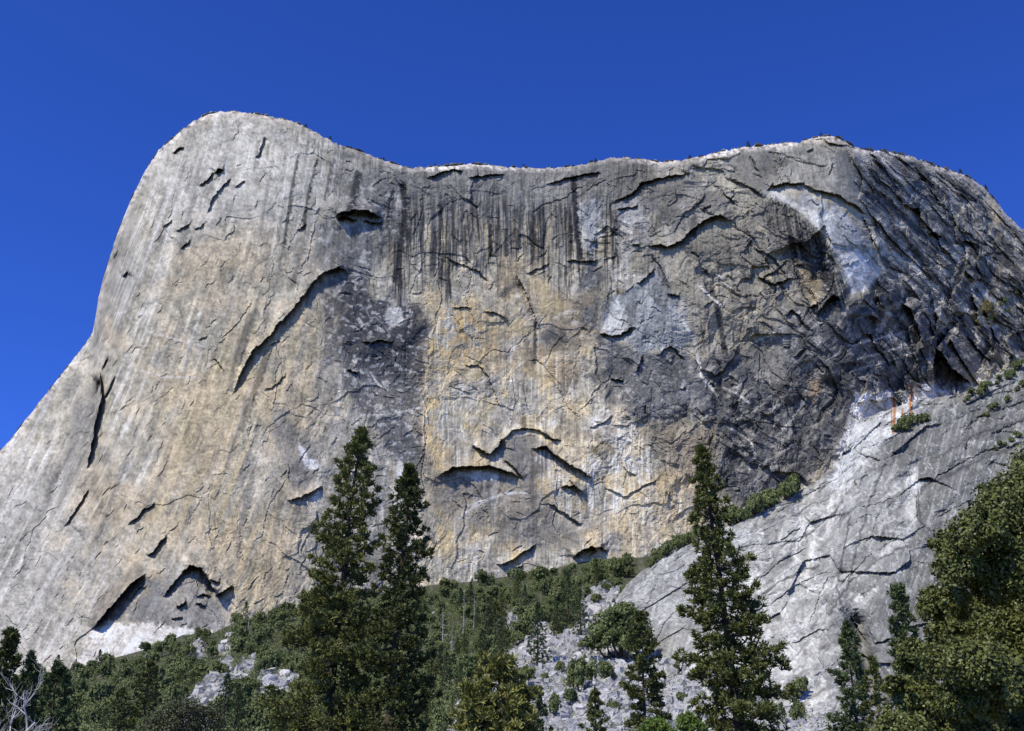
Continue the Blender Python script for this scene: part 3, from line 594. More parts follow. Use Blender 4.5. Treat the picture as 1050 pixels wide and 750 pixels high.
    for pts in ([(934, 396), (935, 402), (934, 412)], [(916, 408), (917, 420)]): C = mix(C, (.36, .14, .035), (1 - ss(.8, 1.9, seg_dist(U + .5 * n2, V, pts))) * .9)
    # white veins across the dark rock
    vn = np.abs(gn(U / 34 + .6 * n0, V / 22 + .5 * n1, 401)); dark = np.clip(d1 + d2 + d3 + r1 + r2, 0, 1)
    C = mix(C, (.42, .41, .39), (1 - ss(.006, .028, vn)) * ss(-.1, .3, fbm(U / 40, V / 40, 2, 403)) * (.25 + .5 * dark))
    vn = np.abs(gn((U + V) / 30 + .6 * n0, (V - U) / 60, 405))
    C = mix(C, (.40, .39, .37), (1 - ss(.006, .03, vn)) * ss(-.05, .3, fbm(U / 50, V / 50, 2, 407)) * .55 * dark)
    def ln(C, pts, w, k, m): return mix(C, k, (1 - ss(w * .5, w * 1.4, seg_dist(U + 1.1 * n2, V + 1.1 * n2, pts) + .5 * n2)) * m)
    pale = (.50, .48, .44)
    for pts, w, m in [([(380, 382), (386, 392), (393, 399)], 1.1, .9), ([(370, 426), (400, 425), (415, 422), (430, 418)], 1, .9), ([(368, 328), (373, 336)], 2, .8), ([(736, 282), (750, 296)], 1.2, .9), ([(718, 294), (728, 304), (738, 312)], 1.2, .9),
                      ([(700, 328), (712, 350), (715, 364), (719, 386), (736, 406)], 1.5, .8), ([(742, 398), (754, 403), (768, 413)], 1.4, .8), ([(772, 352), (784, 346), (794, 342)], 1.2, .7), ([(902, 340), (906, 331), (911, 322)], 3, .7),
                      ([(142, 380), (160, 384), (168, 387), (202, 387)], .9, .7), ([(150, 340), (180, 348), (212, 356)], .9, .6), ([(206, 318), (200, 338), (188, 380)], 2, .6), ([(118, 322), (128, 320), (136, 330)], 1.2, .6), ([(480, 519), (500, 512), (520, 506), (540, 505)], 1.2, .8), ([(470, 532), (485, 520), (500, 514)], 1.2, .7),
                      ([(640, 470), (650, 482), (660, 500)], 1.5, .6), ([(310, 462), (318, 476), (330, 481)], 1.2, .8), ([(560, 335), (575, 322), (590, 318)], 1.5, .5), ([(796, 448), (812, 430), (826, 410)], 1.2, .5), ([(750, 440), (770, 452), (775, 470)], 1.2, .6), ([(790, 480), (800, 465), (815, 455)], 1.2, .5),
                      ([(870, 355), (890, 350), (930, 340)], 1, .5), ([(880, 368), (905, 362), (935, 352)], 1, .5), ([(876, 380), (905, 372), (938, 362)], 1, .4)]: C = ln(C, pts, w, pale, m)
    grey = (.14, .138, .132)
    for pts, w, m in [([(245, 350), (240, 375), (236, 400)], 2.5, .55), ([(262, 320), (252, 345), (248, 372)], 4.5, .5), ([(176, 345), (168, 372)], 3, .4), ([(200, 330), (194, 360), (186, 395)], 2.2, .4), ([(719, 330), (723, 360)], 1.2, .8), ([(516, 303), (524, 294), (532, 291), (535, 296)], 3, .6),
                      ([(255, 410), (245, 440), (232, 480)], 2.5, .45), ([(300, 200), (293, 240), (284, 290)], 2, .45), ([(275, 190), (268, 240), (258, 290)], 2, .4), ([(205, 170), (196, 215), (186, 260)], 3, .4), ([(320, 210), (312, 250), (300, 290)], 3, .4), ([(130, 470), (112, 520), (96, 560)], 3, .4), ([(180, 440), (160, 500), (140, 540)], 3, .4),
                      ([(262, 470), (252, 520), (244, 570)], 3, .45), ([(290, 500), (282, 550), (275, 600)], 3, .4), ([(60, 480), (40, 540), (20, 600)], 4, .3), ([(545, 490), (548, 530), (552, 560)], 3, .5), ([(600, 500), (606, 540)], 2, .4), ([(690, 450), (694, 480)], 2, .4), ([(540, 350), (546, 372)], 3, .45), ([(460, 400), (470, 385), (490, 372), (520, 366)], 2.5, .4), ([(448, 408), (456, 398), (468, 392)], 2.5, .4)]: C = ln(C, pts, w, grey, m)
    C = mix(C, (.185, .178, .16), poly(U, V, [(760, 358), (800, 354), (808, 366), (804, 392), (782, 388), (766, 374)], 2, wob * .3) * .75)
    # lichen-free white blocks and dark gaps along the rim
    rim = (1 - ss(2.5, 6.5, e + 2 * n2))
    rw = ip(U, [(150, .6), (180, .9), (235, .9), (262, .3), (340, .2), (425, .4), (440, .9), (520, .95), (560, .5), (600, .25), (640, .4), (670, .7), (700, .3), (735, .9), (790, .9), (820, .5), (850, 1), (870, .6), (890, 1), (915, .9), (925, .3), (950, .3), (960, .9), (990, .9), (1000, .4)])
    C = mix(C, (.56, .52, .47), rim * rw * ss(-.35, .15, fbm(U / 5, V / 3, 3, 411)))
    C = mix(C, (.10, .085, .07), rim * ss(.2, .4, fbm(U / 5, V / 3, 3, 417)) * .5)
    # grain
    sm_ = ss(-.25, .3, fbm(U / 45, V / 45, 3, 421)) * (1 - .75 * np.clip(d1 + d3 + .5 * r1, 0, 1)); C *= (1 + .26 * n2 + .26 * n1 + .16 * n0 + (.03 + .10 * sm_) * s4 + .20 * sm_ * s2 * (.45 + .55 * ss(330, 420, U)) + (.06 + .28 * sm_) * s1 * ss(0, 60, V - sky_v(U)))[:, None]
    pv, pb = plates((U + .3 * V) / 26 + .35 * n0, V / 34 + .35 * n1, 431); C *= (1 + .26 * pv * (.4 + ss(300, 700, U)))[:, None]
    C = .33 * (np.maximum(C, .001) / .33) ** 1.3 * 1.0
    lum = C.mean(1, keepdims=True); C = (lum + (C - lum) * .92) * np.array([1.0, .975, .915])
    return np.clip(C, .02, .68)

def build_grid(Ug, Vg, Yg):
    X, Y, Z = at(Ug, Vg, Yg); return np.stack([X, Y, Z], -1)
def quads(nr, nc, off=0):
    i = np.arange(nr - 1)[:, None]; j = np.arange(nc - 1)[None, :]
    a = i * nc + j
    return (np.stack([a, a + nc, a + nc + 1, a + 1], -1).reshape(-1, 4) + off)

def rim_noise(u):
    blk = ss(425, 440, u) * (1 - ss(515, 530, u)) + ss(735, 750, u) * (1 - ss(800, 810, u)) + ss(840, 846, u) * (1 - ss(905, 915, u)) + ss(170, 180, u) * (1 - ss(235, 245, u)) * .6
    return -2.2 * blk * (_h(np.floor(u / 5.3), np.floor(u * 0), 507) - .3) + 1.6 * fbm(u / 9, u * 0 + 1.5, 4, 501) + 1.6 * (np.floor(3 * fbm(u / 5, u * 0 + .5, 2, 505)) / 3) + .8 * np.abs(gn(u / 2.2, u * 0, 503))
us = np.arange(-250, 1300, 1.0); NC = len(us)
T = sky_v(us) + rim_noise(us) * ss(92, 150, us) + .8 * rim_noise(us + 999) * (1 - ss(92, 150, us)); T = T + 0
Bt = b0_v(us) + 28
NR = 590
s = np.linspace(0, 1, NR)[:, None]
Vg = T[None, :] + s * (Bt - T)[None, :]; Ug = np.repeat(us[None, :], NR, 0)
skyline = [(float(a), float(b)) for a, b in SKY]
e_all = seg_dist(Ug.ravel(), Vg.ravel(), skyline)
Ul, Vl = Ug.ravel(), Vg.ravel()
Y0 = cliff_Y(Ul, Vl)
# the face rolls away towards the skyline: a broad prow on the left, a sharp brow on top, a round shoulder on the right
rw = ip(Ul, [(-250, 60), (95, 60), (150, 42), (200, 16), (260, 9), (420, 6), (800, 7), (880, 12), (960, 40), (1050, 60), (1300, 60)])
rm = ip(Ul, [(-250, 90), (95, 85), (150, 60), (200, 30), (260, 18), (420, 12), (800, 14), (880, 25), (960, 80), (1050, 110), (1300, 110)])
q = np.clip(1 - e_all / rw, 0, 1); Y0 = Y0 + rm * (1 - np.sqrt(np.clip(1 - q * q, 0, 1)))
X0, _, Z0 = at(Ul, Vl, Y0)
D = cliff_relief(Ul, Vl, X0, Z0, e_all)
C = stains(Ul, Vl, X0, Z0, e_all, D)
YF = Y0 - D
PV = build_grid(Ul, Vl, YF).reshape(NR, NC, 3)
# summit plateau and back of the mountain
back = []; top = PV[0]; steps = [(8, 1.5), (25, 3), (70, 2), (160, -6), (330, -40), (600, -160), (900, -420), (1000, -700)]
rise = np.clip(top[:, 2:3] / 800, .2, 1)
for dy, dz in steps:
    r = top.copy(); r[:, 1] += dy; r[:, 2] += dz * rise[:, 0]; r[:, 2] = np.maximum(r[:, 2], -5)
    r[:, 0] += top[:, 0] / top[:, 1] * dy * .9
    if dy > 20: r[:, 2] += 2.0 * gn(r[:, 0] / 60, r[:, 1] / 60, 7) * 1.0 - 2
    back.append(r)
grid = np.concatenate([np.stack(back[::-1]), PV], 0)
cb = np.tile(np.array([.40, .38, .34]), (len(steps) * NC, 1))
cliff = mesh('cliff', grid.reshape(-1, 3), quads(NR + len(steps), NC), M['granite'], cols=np.concatenate([cb, C]))
tag(cliff, 'huge pale granite wall with dark stains and small overhangs', None, None, 'structure')
cliffYF = YF.reshape(NR, NC)
def cliff_at(u, v):
    j = int(np.clip(round(u + 250), 0, NC - 1)); t = (v - T[j]) / (Bt[j] - T[j]); i = int(np.clip(round(t * (NR - 1)), 0, NR - 1))
    return PV[i, j]

# ================================================================== THE WOODED SLOPE
def hill_Y(u, v, rough=True):
    b0 = b0_v(u); yb = cliff_Y(np.asarray(u, float) + 0., b0 + 0.) - 4
    t = (v - b0) / (760 - b0)
    Y = yb * (1 - t) + 420 * t
    if rough: Y = Y - 7 * fbm(np.asarray(u) / 22, np.asarray(v) / 9, 3, 601) * np.clip(Y / 900, 0, 1) * ss(-.05, .1, t)
    return np.maximum(Y, 240)
hu = np.arange(-250, 1300, 2.0); hvs = np.concatenate([np.linspace(-14, 0, 5), np.linspace(2, 100, 60)]) / 100.
HU = np.repeat(hu[None], len(hvs), 0); HV = b0_v(hu)[None] + hvs[:, None] * (775 - b0_v(hu))[None]
HY = hill_Y(HU.ravel(), HV.ravel())
HG = build_grid(HU.ravel(), HV.ravel(), HY).reshape(len(hvs), len(hu), 3)
foot = HG[-1].copy(); k1 = foot.copy(); k1[:, :2] *= .72; k1[:, 2] = 4; k2 = foot.copy(); k2[:, :2] *= .5; k2[:, 2] = -.6
HGf = np.concatenate([HG, k1[None], k2[None]], 0)
SCREE = [[(455, 770), (462, 735), (480, 712), (500, 690), (525, 668), (548, 650), (560, 640), (575, 655), (560, 675), (535, 700), (520, 725), (512, 770)],
         [(560, 770), (560, 735), (568, 700), (590, 665), (603, 640), (600, 615), (618, 600), (640, 605), (650, 640), (680, 665), (720, 700), (820, 720), (880, 740), (880, 770)],
         [(535, 705), (560, 672), (575, 652), (600, 640), (600, 665), (575, 700), (565, 770), (508, 770), (518, 728)],
         [(510, 640), (530, 628), (534, 642), (515, 650)], [(160, 770), (195, 712), (215, 695), (245, 684), (259, 672), (264, 684), (246, 702), (238, 722), (222, 735), (212, 770)],
         [(262, 700), (282, 690), (300, 698), (292, 720), (270, 716)], [(193, 670), (202, 658), (210, 668), (203, 680)], [(215, 690), (222, 680), (236, 676), (238, 686), (224, 694)], [(225, 668), (236, 655), (240, 664), (232, 672)]]
def scree_mask(U, V, soft=4):
    w = 5 * fbm(U / 9, V / 6, 3, 611); m = 0
    for pts in SCREE: m = np.maximum(m, poly(U, V, pts, soft, w))
    return m
fu, fv = HU.ravel(), HV.ravel(); sm = scree_mask(fu, fv)
hc = np.tile(np.array([.055, .062, .032]), (len(fu), 1)); hc = mix(hc, (.12, .115, .08), ss(0, .4, fbm(fu / 6, fv / 4, 3, 621)) * .6)
hc = mix(hc, (.46, .45, .41), sm); hc *= (1 + .3 * fbm(fu / 3, fv / 2, 3, 623))[:, None]
hc = np.concatenate([hc, np.tile([.12, .12, .06], (2 * len(hu), 1))])
hill = mesh('hillside', HGf.reshape(-1, 3), quads(len(hvs) + 2, len(hu)), M['soil'], cols=hc); tag(hill, kind='structure')
def hill_at(u, v):
    Y = hill_Y(np.array([float(u)]), np.array([float(v)])); x, y, z = at(np.array([float(u)]), np.array([float(v)]), Y)
    return np.array([x[0], y[0], z[0]])

# ================================================================== THE BARE ROCK SLOPE ON THE RIGHT
STOP = [(628, 622), (634, 612), (642, 600), (660, 584), (700, 560), (735, 545), (760, 534), (800, 514), (835, 495), (860, 476), (868, 452), (878, 432), (900, 424), (935, 412), (960, 408), (985, 404), (1010, 392), (1050, 368), (1120, 330), (1300, 250)]
SBOT = [(628, 640), (640, 652), (665, 668), (700, 692), (760, 716), (810, 728), (860, 735), (920, 742), (1300, 760)]
def slab_Y(u, v, rough=True):
    u = np.asarray(u, float); v = np.asarray(v, float)
    B = ip(u, SBOT); yb = hill_Y(u, B, False); 
    g = ip(u, [(628, 1.0), (700, 1.25), (820, 1.35), (950, 1.25), (1050, 1.2), (1300, 1.2)])
    Y = yb + g * (B - v) - 4
    Y = np.where(v > B, yb + (v - B) * 4, Y)
    if rough:
        X, _, Z = at(u, v, Y); a = (X * .75 + Z) / 1.25; b = (Z - X * .75) / 1.25
        wa = a + 6 * fbm(X / 40, Z / 40, 3, 701)
        D = 4.5 * fbm(X / 80, Z / 80, 4, 703) + 2.6 * fbm(wa / 60, b / 16, 4, 705) + 1.0 * (ridge(wa / 90, b / 26, 4, 707) - .5) * 2
        p1, _ = plates(wa / 46, b / 22, 711, 1.3); p2, _ = plates(wa / 16, b / 9, 713, 1.3); D *= 1.0; D += 5 * p1 + 1.4 * p2 + .6 * fbm(X / 3.5, Z / 3.5, 3, 715)
        D -= 12 * np.exp(-((u - 880 - .25 * (v - 640)) / 14) ** 2) * ss(560, 650, v)
        D -= 24 * np.exp(-((u - 880 - .2 * (v - 640)) / 8) ** 2) * ss(622, 642, v) * (1 - ss(705, 730, v)) + 9 * np.exp(-(((u - 700) / 7) ** 2 + ((v - 640) / 20) ** 2))
        low = ss(640, 700, v) * ss(845, 880, u) * (1 - ss(930, 960, u)); p3, b3 = plates(X / 11, Z / 13, 719, 1.5); D += low * (7 * p3 - 3 * np.exp(-b3 / .08))
        for pts, A, L in SLABROOFS: add_roof(D * 1 if False else D, u + 1.5 * gn(u / 6, v / 6, 721), v + 1.5 * gn(u / 6, v / 6, 723), pts, A * .7, L * .6)
        sw = fbm(a / 50, b / 14, 3, 761); stp = (sw * 1.2 + fbm(wa / 22, b / 7, 4, 763)) * 3; D += (np.floor(stp) + ss(.7, 1, stp - np.floor(stp))) * .9
        Y = Y - D * ss(0, 10, np.maximum(B - v, 0) + 3)
    return Y
SLABROOFS = [([(1050, 455), (1010, 462), (985, 475), (962, 488), (948, 498)][::-1], 4, 5), ([(941, 533), (939, 515), (942, 500)], 5, 4), ([(958, 532), (975, 523), (1000, 510)], 3, 3),
             ([(868, 700), (869, 660), (866, 640), (873, 634), (890, 660)], 12, 12), ([(889, 640), (897, 660), (915, 655)], 6, 6), ([(800, 520), (830, 506), (860, 490)], 2.5, 3), ([(880, 520), (905, 515), (925, 508)], 3, 3),
             ([(775, 598), (800, 575), (830, 560)], 3.5, 4), ([(790, 620), (815, 600), (850, 585)], 3, 3), ([(830, 640), (840, 610), (850, 590)], 3, 3), ([(860, 600), (890, 570), (930, 545)], 3, 3),
             ([(885, 560), (895, 545), (903, 520)], 2.5, 3), ([(800, 555), (812, 545), (822, 540)], 4, 3), ([(700, 600), (712, 585), (722, 580)], 3, 3), ([(655, 640), (668, 610), (676, 590)], 2.5, 3), ([(672, 660), (680, 640), (690, 628)], 4, 4),
             ([(1020, 445), (1035, 436), (1050, 432)], 4, 4), ([(985, 440), (1005, 428), (1030, 415)], 3, 4), ([(812, 660), (830, 650), (846, 644)], 4, 4), ([(735, 655), (760, 640), (790, 625)], 3, 4), ([(640, 650), (646, 640), (654, 632)], 4, 4)]
su_ = np.arange(629, 1300, 1.0); ns_ = 330
st_ = ip(su_, STOP) + .8 * fbm(su_ / 6, su_ * 0, 3, 731); sb_ = ip(su_, SBOT) + 22
tt = np.linspace(0, 1, ns_)[:, None]; SV = st_[None] + tt * (sb_ - st_)[None]; SU = np.repeat(su_[None], ns_, 0)
fu, fv = SU.ravel(), SV.ravel(); SY = slab_Y(fu, fv); SG = build_grid(fu, fv, SY).reshape(ns_, len(su_), 3)
bk = []
for dy, dz in [(6, 0), (40, 2), (140, 4), (330, 0), (600, -60)]:
    r = SG[0].copy(); r[:, 1] += dy; r[:, 0] += r[:, 0] / r[:, 1] * dy; r[:, 2] += dz; bk.append(r)
# left flank of the rock slope, dropping behind the scree
sk_ = SG[-1:].copy(); sk_[..., 2] = -3; SGf = np.concatenate([np.stack(bk[::-1]), SG, sk_], 0)
lf = SGf[:, 0:1].copy(); lf[:, :, 1] += 60; lf[:, :, 0] += 12; lf[:, :, 2] -= 20; SGf = np.concatenate([lf, SGf], 1)
sX, _, sZ = at(fu, fv, SY); sa = (fu - fv * 1.15)
m0 = fbm(fu / 40, fv / 40, 4, 741); m1 = fbm(fu / 10, fv / 10, 4, 743); m2 = fbm(fu / 3, fv / 3, 3, 745); strk = fbm((fu + 1.0 * fv) / 9 + 1.6 * m0 + m1, (fu - fv) / 80, 4, 747); vs = fbm((fu + .25 * fv) / 3, fv / 70, 3, 749)
sc = np.tile(np.array([.26, .257, .248]), (len(fu), 1))
brt = poly(fu, fv, [(755, 590), (790, 545), (840, 510), (870, 500), (880, 540), (850, 580), (840, 640), (860, 700), (800, 725), (740, 700), (690, 680), (720, 640)], 22, 12 * m1); sc = mix(sc, (.60, .585, .55), brt * .9 * ss(-.6, .2, m0 + .6 * m1)); sc = mix(sc, (.19, .187, .18), ss(.05, .4, -m0 + .5 * m1) * .55)
sc = mix(sc, (.52, .515, .50), ss(-.05, .4, strk + .3 * m0) * .8); sc = mix(sc, (.17, .168, .16), ss(.05, .5, -strk + 1.0 * m0) * .6); sc = mix(sc, (.25, .245, .235), ss(.2, .5, m1) * .5)
gz = poly(fu, fv, [(628, 625), (665, 580), (760, 530), (770, 560), (740, 640), (690, 690), (650, 660)], 14, 8 * m1); sc = mix(sc, (.33, .33, .33), gz * .6); sc = mix(sc, (.23, .23, .235), gz * ss(0, .35, vs) * .6)
gr = poly(fu, fv, [(905, 440), (960, 415), (1050, 375), (1300, 260), (1300, 760), (930, 745), (880, 700), (905, 600), (930, 560), (945, 500), (900, 480)], 16, 9 * m1)
sc = mix(sc, (.115, .114, .11), gr * .92); sc = mix(sc, (.28, .277, .272), gr * ss(.05, .4, vs + .4 * m1) * .7); sc = mix(sc, (.13, .13, .13), gr * ss(.1, .45, -vs + .5 * m0) * .55)
g2 = poly(fu, fv, [(880, 500), (905, 480), (900, 560), (870, 600), (840, 590), (850, 540)], 10, 8 * m1); sc = mix(sc, (.24, .24, .235), g2 * .55)
sc = mix(sc, (.58, .575, .56), poly(fu, fv, [(930, 490), (940, 478), (944, 500), (938, 545), (928, 560)], 4, 3 * m1) * .8)
sc = mix(sc, (.20, .20, .195), poly(fu, fv, [(855, 640), (875, 630), (915, 650), (925, 745), (850, 745)], 8, 6 * m1) * ss(-.4, .2, m1) * .6)
wh = .8 * poly(fu, fv, [(850, 505), (862, 468), (868, 450), (880, 428), (935, 410), (940, 425), (905, 455), (880, 480), (865, 505)], 4, 5 * m1); sc = mix(sc, (.60, .60, .60), wh * .85)
sc = mix(sc, (.19, .175, .15), (1 - ss(3, 9, fv - ip(fu, STOP) + 4 * m1)) * ss(-.1, .3, m0) * .6)
cr = np.abs(gn((fu + fv) / 26 + .5 * m0, (fu - fv) / 60 + .3 * m1, 751)); sc = mix(sc, (.11, .11, .105), (1 - ss(.006, .03, cr)) * .6)
cr = np.abs(gn(fu / 16 + .5 * m0, fv / 24 + .3 * m1, 753)); sc = mix(sc, (.64, .64, .63), (1 - ss(.008, .04, cr)) * .45)
sc = mix(sc, (.17, .168, .165), ss(.2, .42, fbm((fu + fv) / 7 + 2 * m0, (fu - fv) / 45, 4, 765)) * .6); sc *= (1 + .26 * m2 + .2 * m1)[:, None] * np.array([1.0, .995, .90]); q_, qe = plates((fu + fv) / 40 + m0, (fu - fv) / 60 + m0, 771); sc *= (1 + .3 * q_)[:, None]; sc = np.clip(sc, .03, .7)
for pts, w_ in [([(918, 416), (917, 430), (916, 444)], 1.3), ([(934, 400), (933, 412), (935, 428)], 1.3), ([(926, 420), (924, 436)], .9), ([(914, 420), (914, 436)], .6)]: sc = mix(sc, (.36, .14, .035), (1 - ss(w_ * .6, w_ * 1.5, seg_dist(fu + .5 * m2, fv, pts) + .4 * m1)) * .92)
for pts, w_ in [([(1050, 455), (1010, 470), (975, 486), (946, 500), (941, 515), (943, 535), (955, 545)], 1.2), ([(868, 640), (858, 600), (866, 560), (872, 530)], 1.0), ([(905, 480), (890, 520), (880, 560), (870, 600)], 1.0), ([(930, 560), (900, 575), (870, 600), (850, 630)], 1.1), ([(1050, 430), (1000, 445), (960, 470)], 1.2), ([(800, 560), (830, 548), (860, 520)], 1.0), ([(770, 620), (800, 596), (840, 580)], 1.1)]: sc = mix(sc, (.06, .058, .055), (1 - ss(w_ * .4, w_ * 1.6, seg_dist(fu + 2 * m1 + m2, fv + 2 * m1, pts))) * .8)
scf = np.concatenate([np.tile([.30, .29, .27], (5 * len(su_), 1)), sc, np.tile([.3, .29, .27], (len(su_), 1))]).reshape(ns_ + 6, len(su_), 3); scf = np.concatenate([scf[:, :1], scf], 1)
slab = mesh('rock_slope', SGf.reshape(-1, 3), quads(ns_ + 6, len(su_) + 1), M['slab'], cols=scf.reshape(-1, 3)); tag(slab, kind='structure')
def slab_at(u, v):
    Y = slab_Y(np.array([float(u)]), np.array([float(v)])); x, y, z = at(np.array([float(u)]), np.array([float(v)]), Y)
    return np.array([x[0], y[0], z[0]])

# far ridge at the left edge, and the valley floor
fx = np.linspace(-3200, -900, 60); rows = []
for k, (yy, hh) in enumerate([(1900, 0), (2150, .6), (2400, 1), (2600, .9), (3000, 0)]):
    zz_ = hh * ip(fx, [(-3200, 820), (-1400, 560), (-1080, 545), (-900, 400)]) + 25 * hh * fbm(fx / 150, fx * 0 + k, 4, 801); rows.append(np.stack([fx * yy / 2400, np.full_like(fx, yy), zz_], -1))
rg = np.stack(rows[::-1]); mesh('far_ridge', rg.reshape(-1, 3), quads(5, 60), M['ridge'] if 'ridge' in M else M['shrub'])['kind'] = 'structure'
g = 14000.0
gx = np.linspace(-g, g, 41); gy = np.concatenate([np.linspace(-3000, 0, 8), np.linspace(60, g, 60)])
GX, GY = np.meshgrid(gx, gy); GZ = .0 * GX - .05
o = mesh('ground', np.stack([GX, GY, GZ], -1).reshape(-1, 3), quads(len(gy), len(gx))[:, ::-1], M['ground']); tag(o, kind='structure')
# ================================================================== PLANTS
def mpp(Y): return Y / F * 1.0      # metres one photo pixel spans at distance Y (near the middle of the frame)
# ---------- the three tall pines and their smaller neighbours
def pine_at(name, u, v, Y, prof_px, label, cat='pine tree', base_v=None, **k):
    x, y, z = at(u, v, Y); m = mpp(Y) * 1.04
    prof = [(a * m, max(.05, b * m)) for a, b in prof_px]
    g0 = k.pop('ground', 0.0)
    o = conifer(name, float(z) - g0, k.pop('base_t', .08), prof, leaf=k.pop('leaf', 'pine'), **k)
    o.location = (float(x) - k.get('lean', (0, 0))[0], float(y), g0); tag(o, label, cat, k.get('group')); return o
pine_at('pine_tree', 371, 441, 92, [(0, 1), (20, 9), (40, 17), (75, 27), (117, 35), (160, 41), (225, 52), (290, 56), (500, 50)],
        'tallest dark pine, left one of the close pair in front of the granite wall', nbr=165, per=4, tl=.44, tw=.085, tn=15, r0=.42, base_t=.10, lean=(1.8, 0), seed=21, droop=.10, gaps=.3)
pine_at('pine_tree', 418, 480, 88, [(0, 1), (15, 7), (35, 14), (78, 23), (120, 29), (185, 38), (270, 43), (500, 36)],
        'dense narrow pine, right one of the close pair, slightly shorter', nbr=165, per=4, tl=.40, tw=.085, tn=15, r0=.38, base_t=.08, lean=(.8, 0), seed=22, droop=.10, gaps=.25)
pine_at('pine_tree', 717, 461, 86, [(0, 1), (20, 7), (50, 14), (90, 24), (130, 37), (170, 46), (210, 53), (240, 54), (290, 48), (500, 45)],
        'tall lone pine with yellowish needle tufts before the bare rock slope', nbr=165, per=4, tl=.44, tw=.09, tn=15, r0=.36, base_t=.12, lean=(-1.9, 0), seed=23, droop=.08, gaps=.35)
pine_at('pine_tree', 656, 630, 190, [(0, 3), (20, 11), (50, 18), (90, 23), (130, 25), (300, 22)],
        'medium conifer on the scree, just left of the tall lone pine', nbr=80, per=5, tl=.62, tw=.17, tn=9, r0=.35, base_t=.1, seed=24, gaps=.15)
pine_at('pine_tree', 609, 710, 130, [(0, 2), (20, 8), (40, 13), (200, 16)],
        'small slim pine top at the bottom edge, on the pale scree', nbr=50, per=4, tl=.4, tw=.12, tn=10, r0=.2, base_t=.1, seed=25)
pine_at('pine_tree', 551, 706, 150, [(0, 2), (20, 7), (45, 12), (200, 15)],
        'small dark conifer at the bottom edge, between yellow green pine and scree', nbr=60, per=4, tl=.42, tw=.12, tn=10, r0=.2, base_t=.1, seed=26, leaf='fir')
# young broad pines with upright yellow-green shoots
for (u, v, w, sd_, lb) in [(510, 688, 30, 31, 'bushy yellow green young pine with upright shoots at the bottom edge'), (486, 712, 22, 32, 'low yellow green young pine touching the big dark pair of pines'), (531, 712, 18, 33, 'small yellow green young pine right of the bushy one')]:
    pine_at('young_pine', u, v, 62, [(0, 2), (8, 7), (20, w * .55), (40, w), (70, w * 1.3), (200, w * 1.3)], lb, nbr=70, per=3, tl=.42, tw=.09, tn=14, r0=.12, base_t=.2, seed=sd_, leaf='pine2', up=1.15, droop=0)
# bottom left corner
pine_at('pine_tree', 13, 648, 80, [(0, 1), (15, 6), (40, 15), (70, 22), (110, 28), (300, 32)], 'dark pine at the far left edge, above the bare pale tree', nbr=70, per=6, tl=.35, tw=.09, tn=13, r0=.25, seed=41)
pine_at('pine_tree', 33, 672, 86, [(0, 1), (12, 5), (40, 11), (90, 18), (300, 22)], 'slender pine second from the left edge, behind the bare pale tree', nbr=55, per=5, tl=.33, tw=.09, tn=13, r0=.2, seed=42, leaf='fir')
pine_at('pine_tree', 61, 684, 95, [(0, 2), (14, 9), (40, 20), (90, 28), (300, 32)], 'pointed green conifer just right of the bare pale tree', nbr=60, per=5, tl=.35, tw=.1, tn=12, r0=.2, seed=43, leaf='fir')
# right side conifers
pine_at('pine_tree', 866, 640, 150, [(0, 3), (30, 12), (60, 19), (110, 25), (300, 28)], 'dark conifer at the foot of the rocky niche, left of the big oak', nbr=85, per=4, tl=.5, tw=.15, tn=10, r0=.25, seed=44, leaf='fir')
pine_at('pine_tree', 922, 602, 75, [(0, 2), (20, 7), (60, 13), (110, 20), (300, 25)], 'slim dark conifer rising against the left flank of the big oak', nbr=75, per=5, tl=.32, tw=.09, tn=12, r0=.2, seed=45, leaf='fir')
pine_at('pine_tree', 895, 676, 130, [(0, 2), (25, 9), (60, 16), (200, 20)], 'small conifer between the rocky niche and the big oak', nbr=60, per=4, tl=.42, tw=.12, tn=10, r0=.2, seed=46)

# ---------- big live oak at the right edge
def lobes_to_clumps(L, Y0):
    out = []
    for (u, v, r, dy) in L:
        Y = Y0 + dy; x, y, z = at(u + (8 if Y0 == 46 else 0), v + (5 if Y0 == 46 else 0), Y); out.append((float(x), float(y), float(z), r * Y / F * 1.02))
    return out
OY = 46
ob = at(1075, 760, OY); obx, oby = float(ob[0]), float(ob[1])
cl = lobes_to_clumps([(1042, 528, 44, -3), (1085, 500, 52, 0), (1000, 548, 30, -4), (1012, 510, 18, -2), (1050, 585, 46, -3), (978, 585, 26, -3), (965, 555, 16, -2), (1120, 570, 70, -2), (956, 620, 22, 0), (1000, 600, 24, -2),
                      (1010, 640, 34, 5), (1065, 650, 50, 5), (965, 655, 22, 4), (1090, 700, 60, 4), (930, 672, 20, 1), (966, 682, 24, -2), (1000, 684, 32, -4), (1030, 708, 26, -4), (985, 722, 26, -2),
                      (935, 718, 28, 1), (985, 760, 34, 1), (1050, 755, 44, 3), (912, 700, 12, 0), (918, 760, 30, -2), (975, 640, 20, 6), (1035, 620, 30, 5)], OY)
cl = [(x - obx, y - oby, z, r) for x, y, z, r in cl]
oak = bush('oak_tree', cl, 380000, .085, 'oak', .07, seed=51, shell=.6, spread=.5, base=(1.5, 5, 0), fluff=.13, per=110)
oak.location = (obx, oby, 0); tag(oak, 'big sunlit olive green oak filling the lower right corner', 'oak tree')
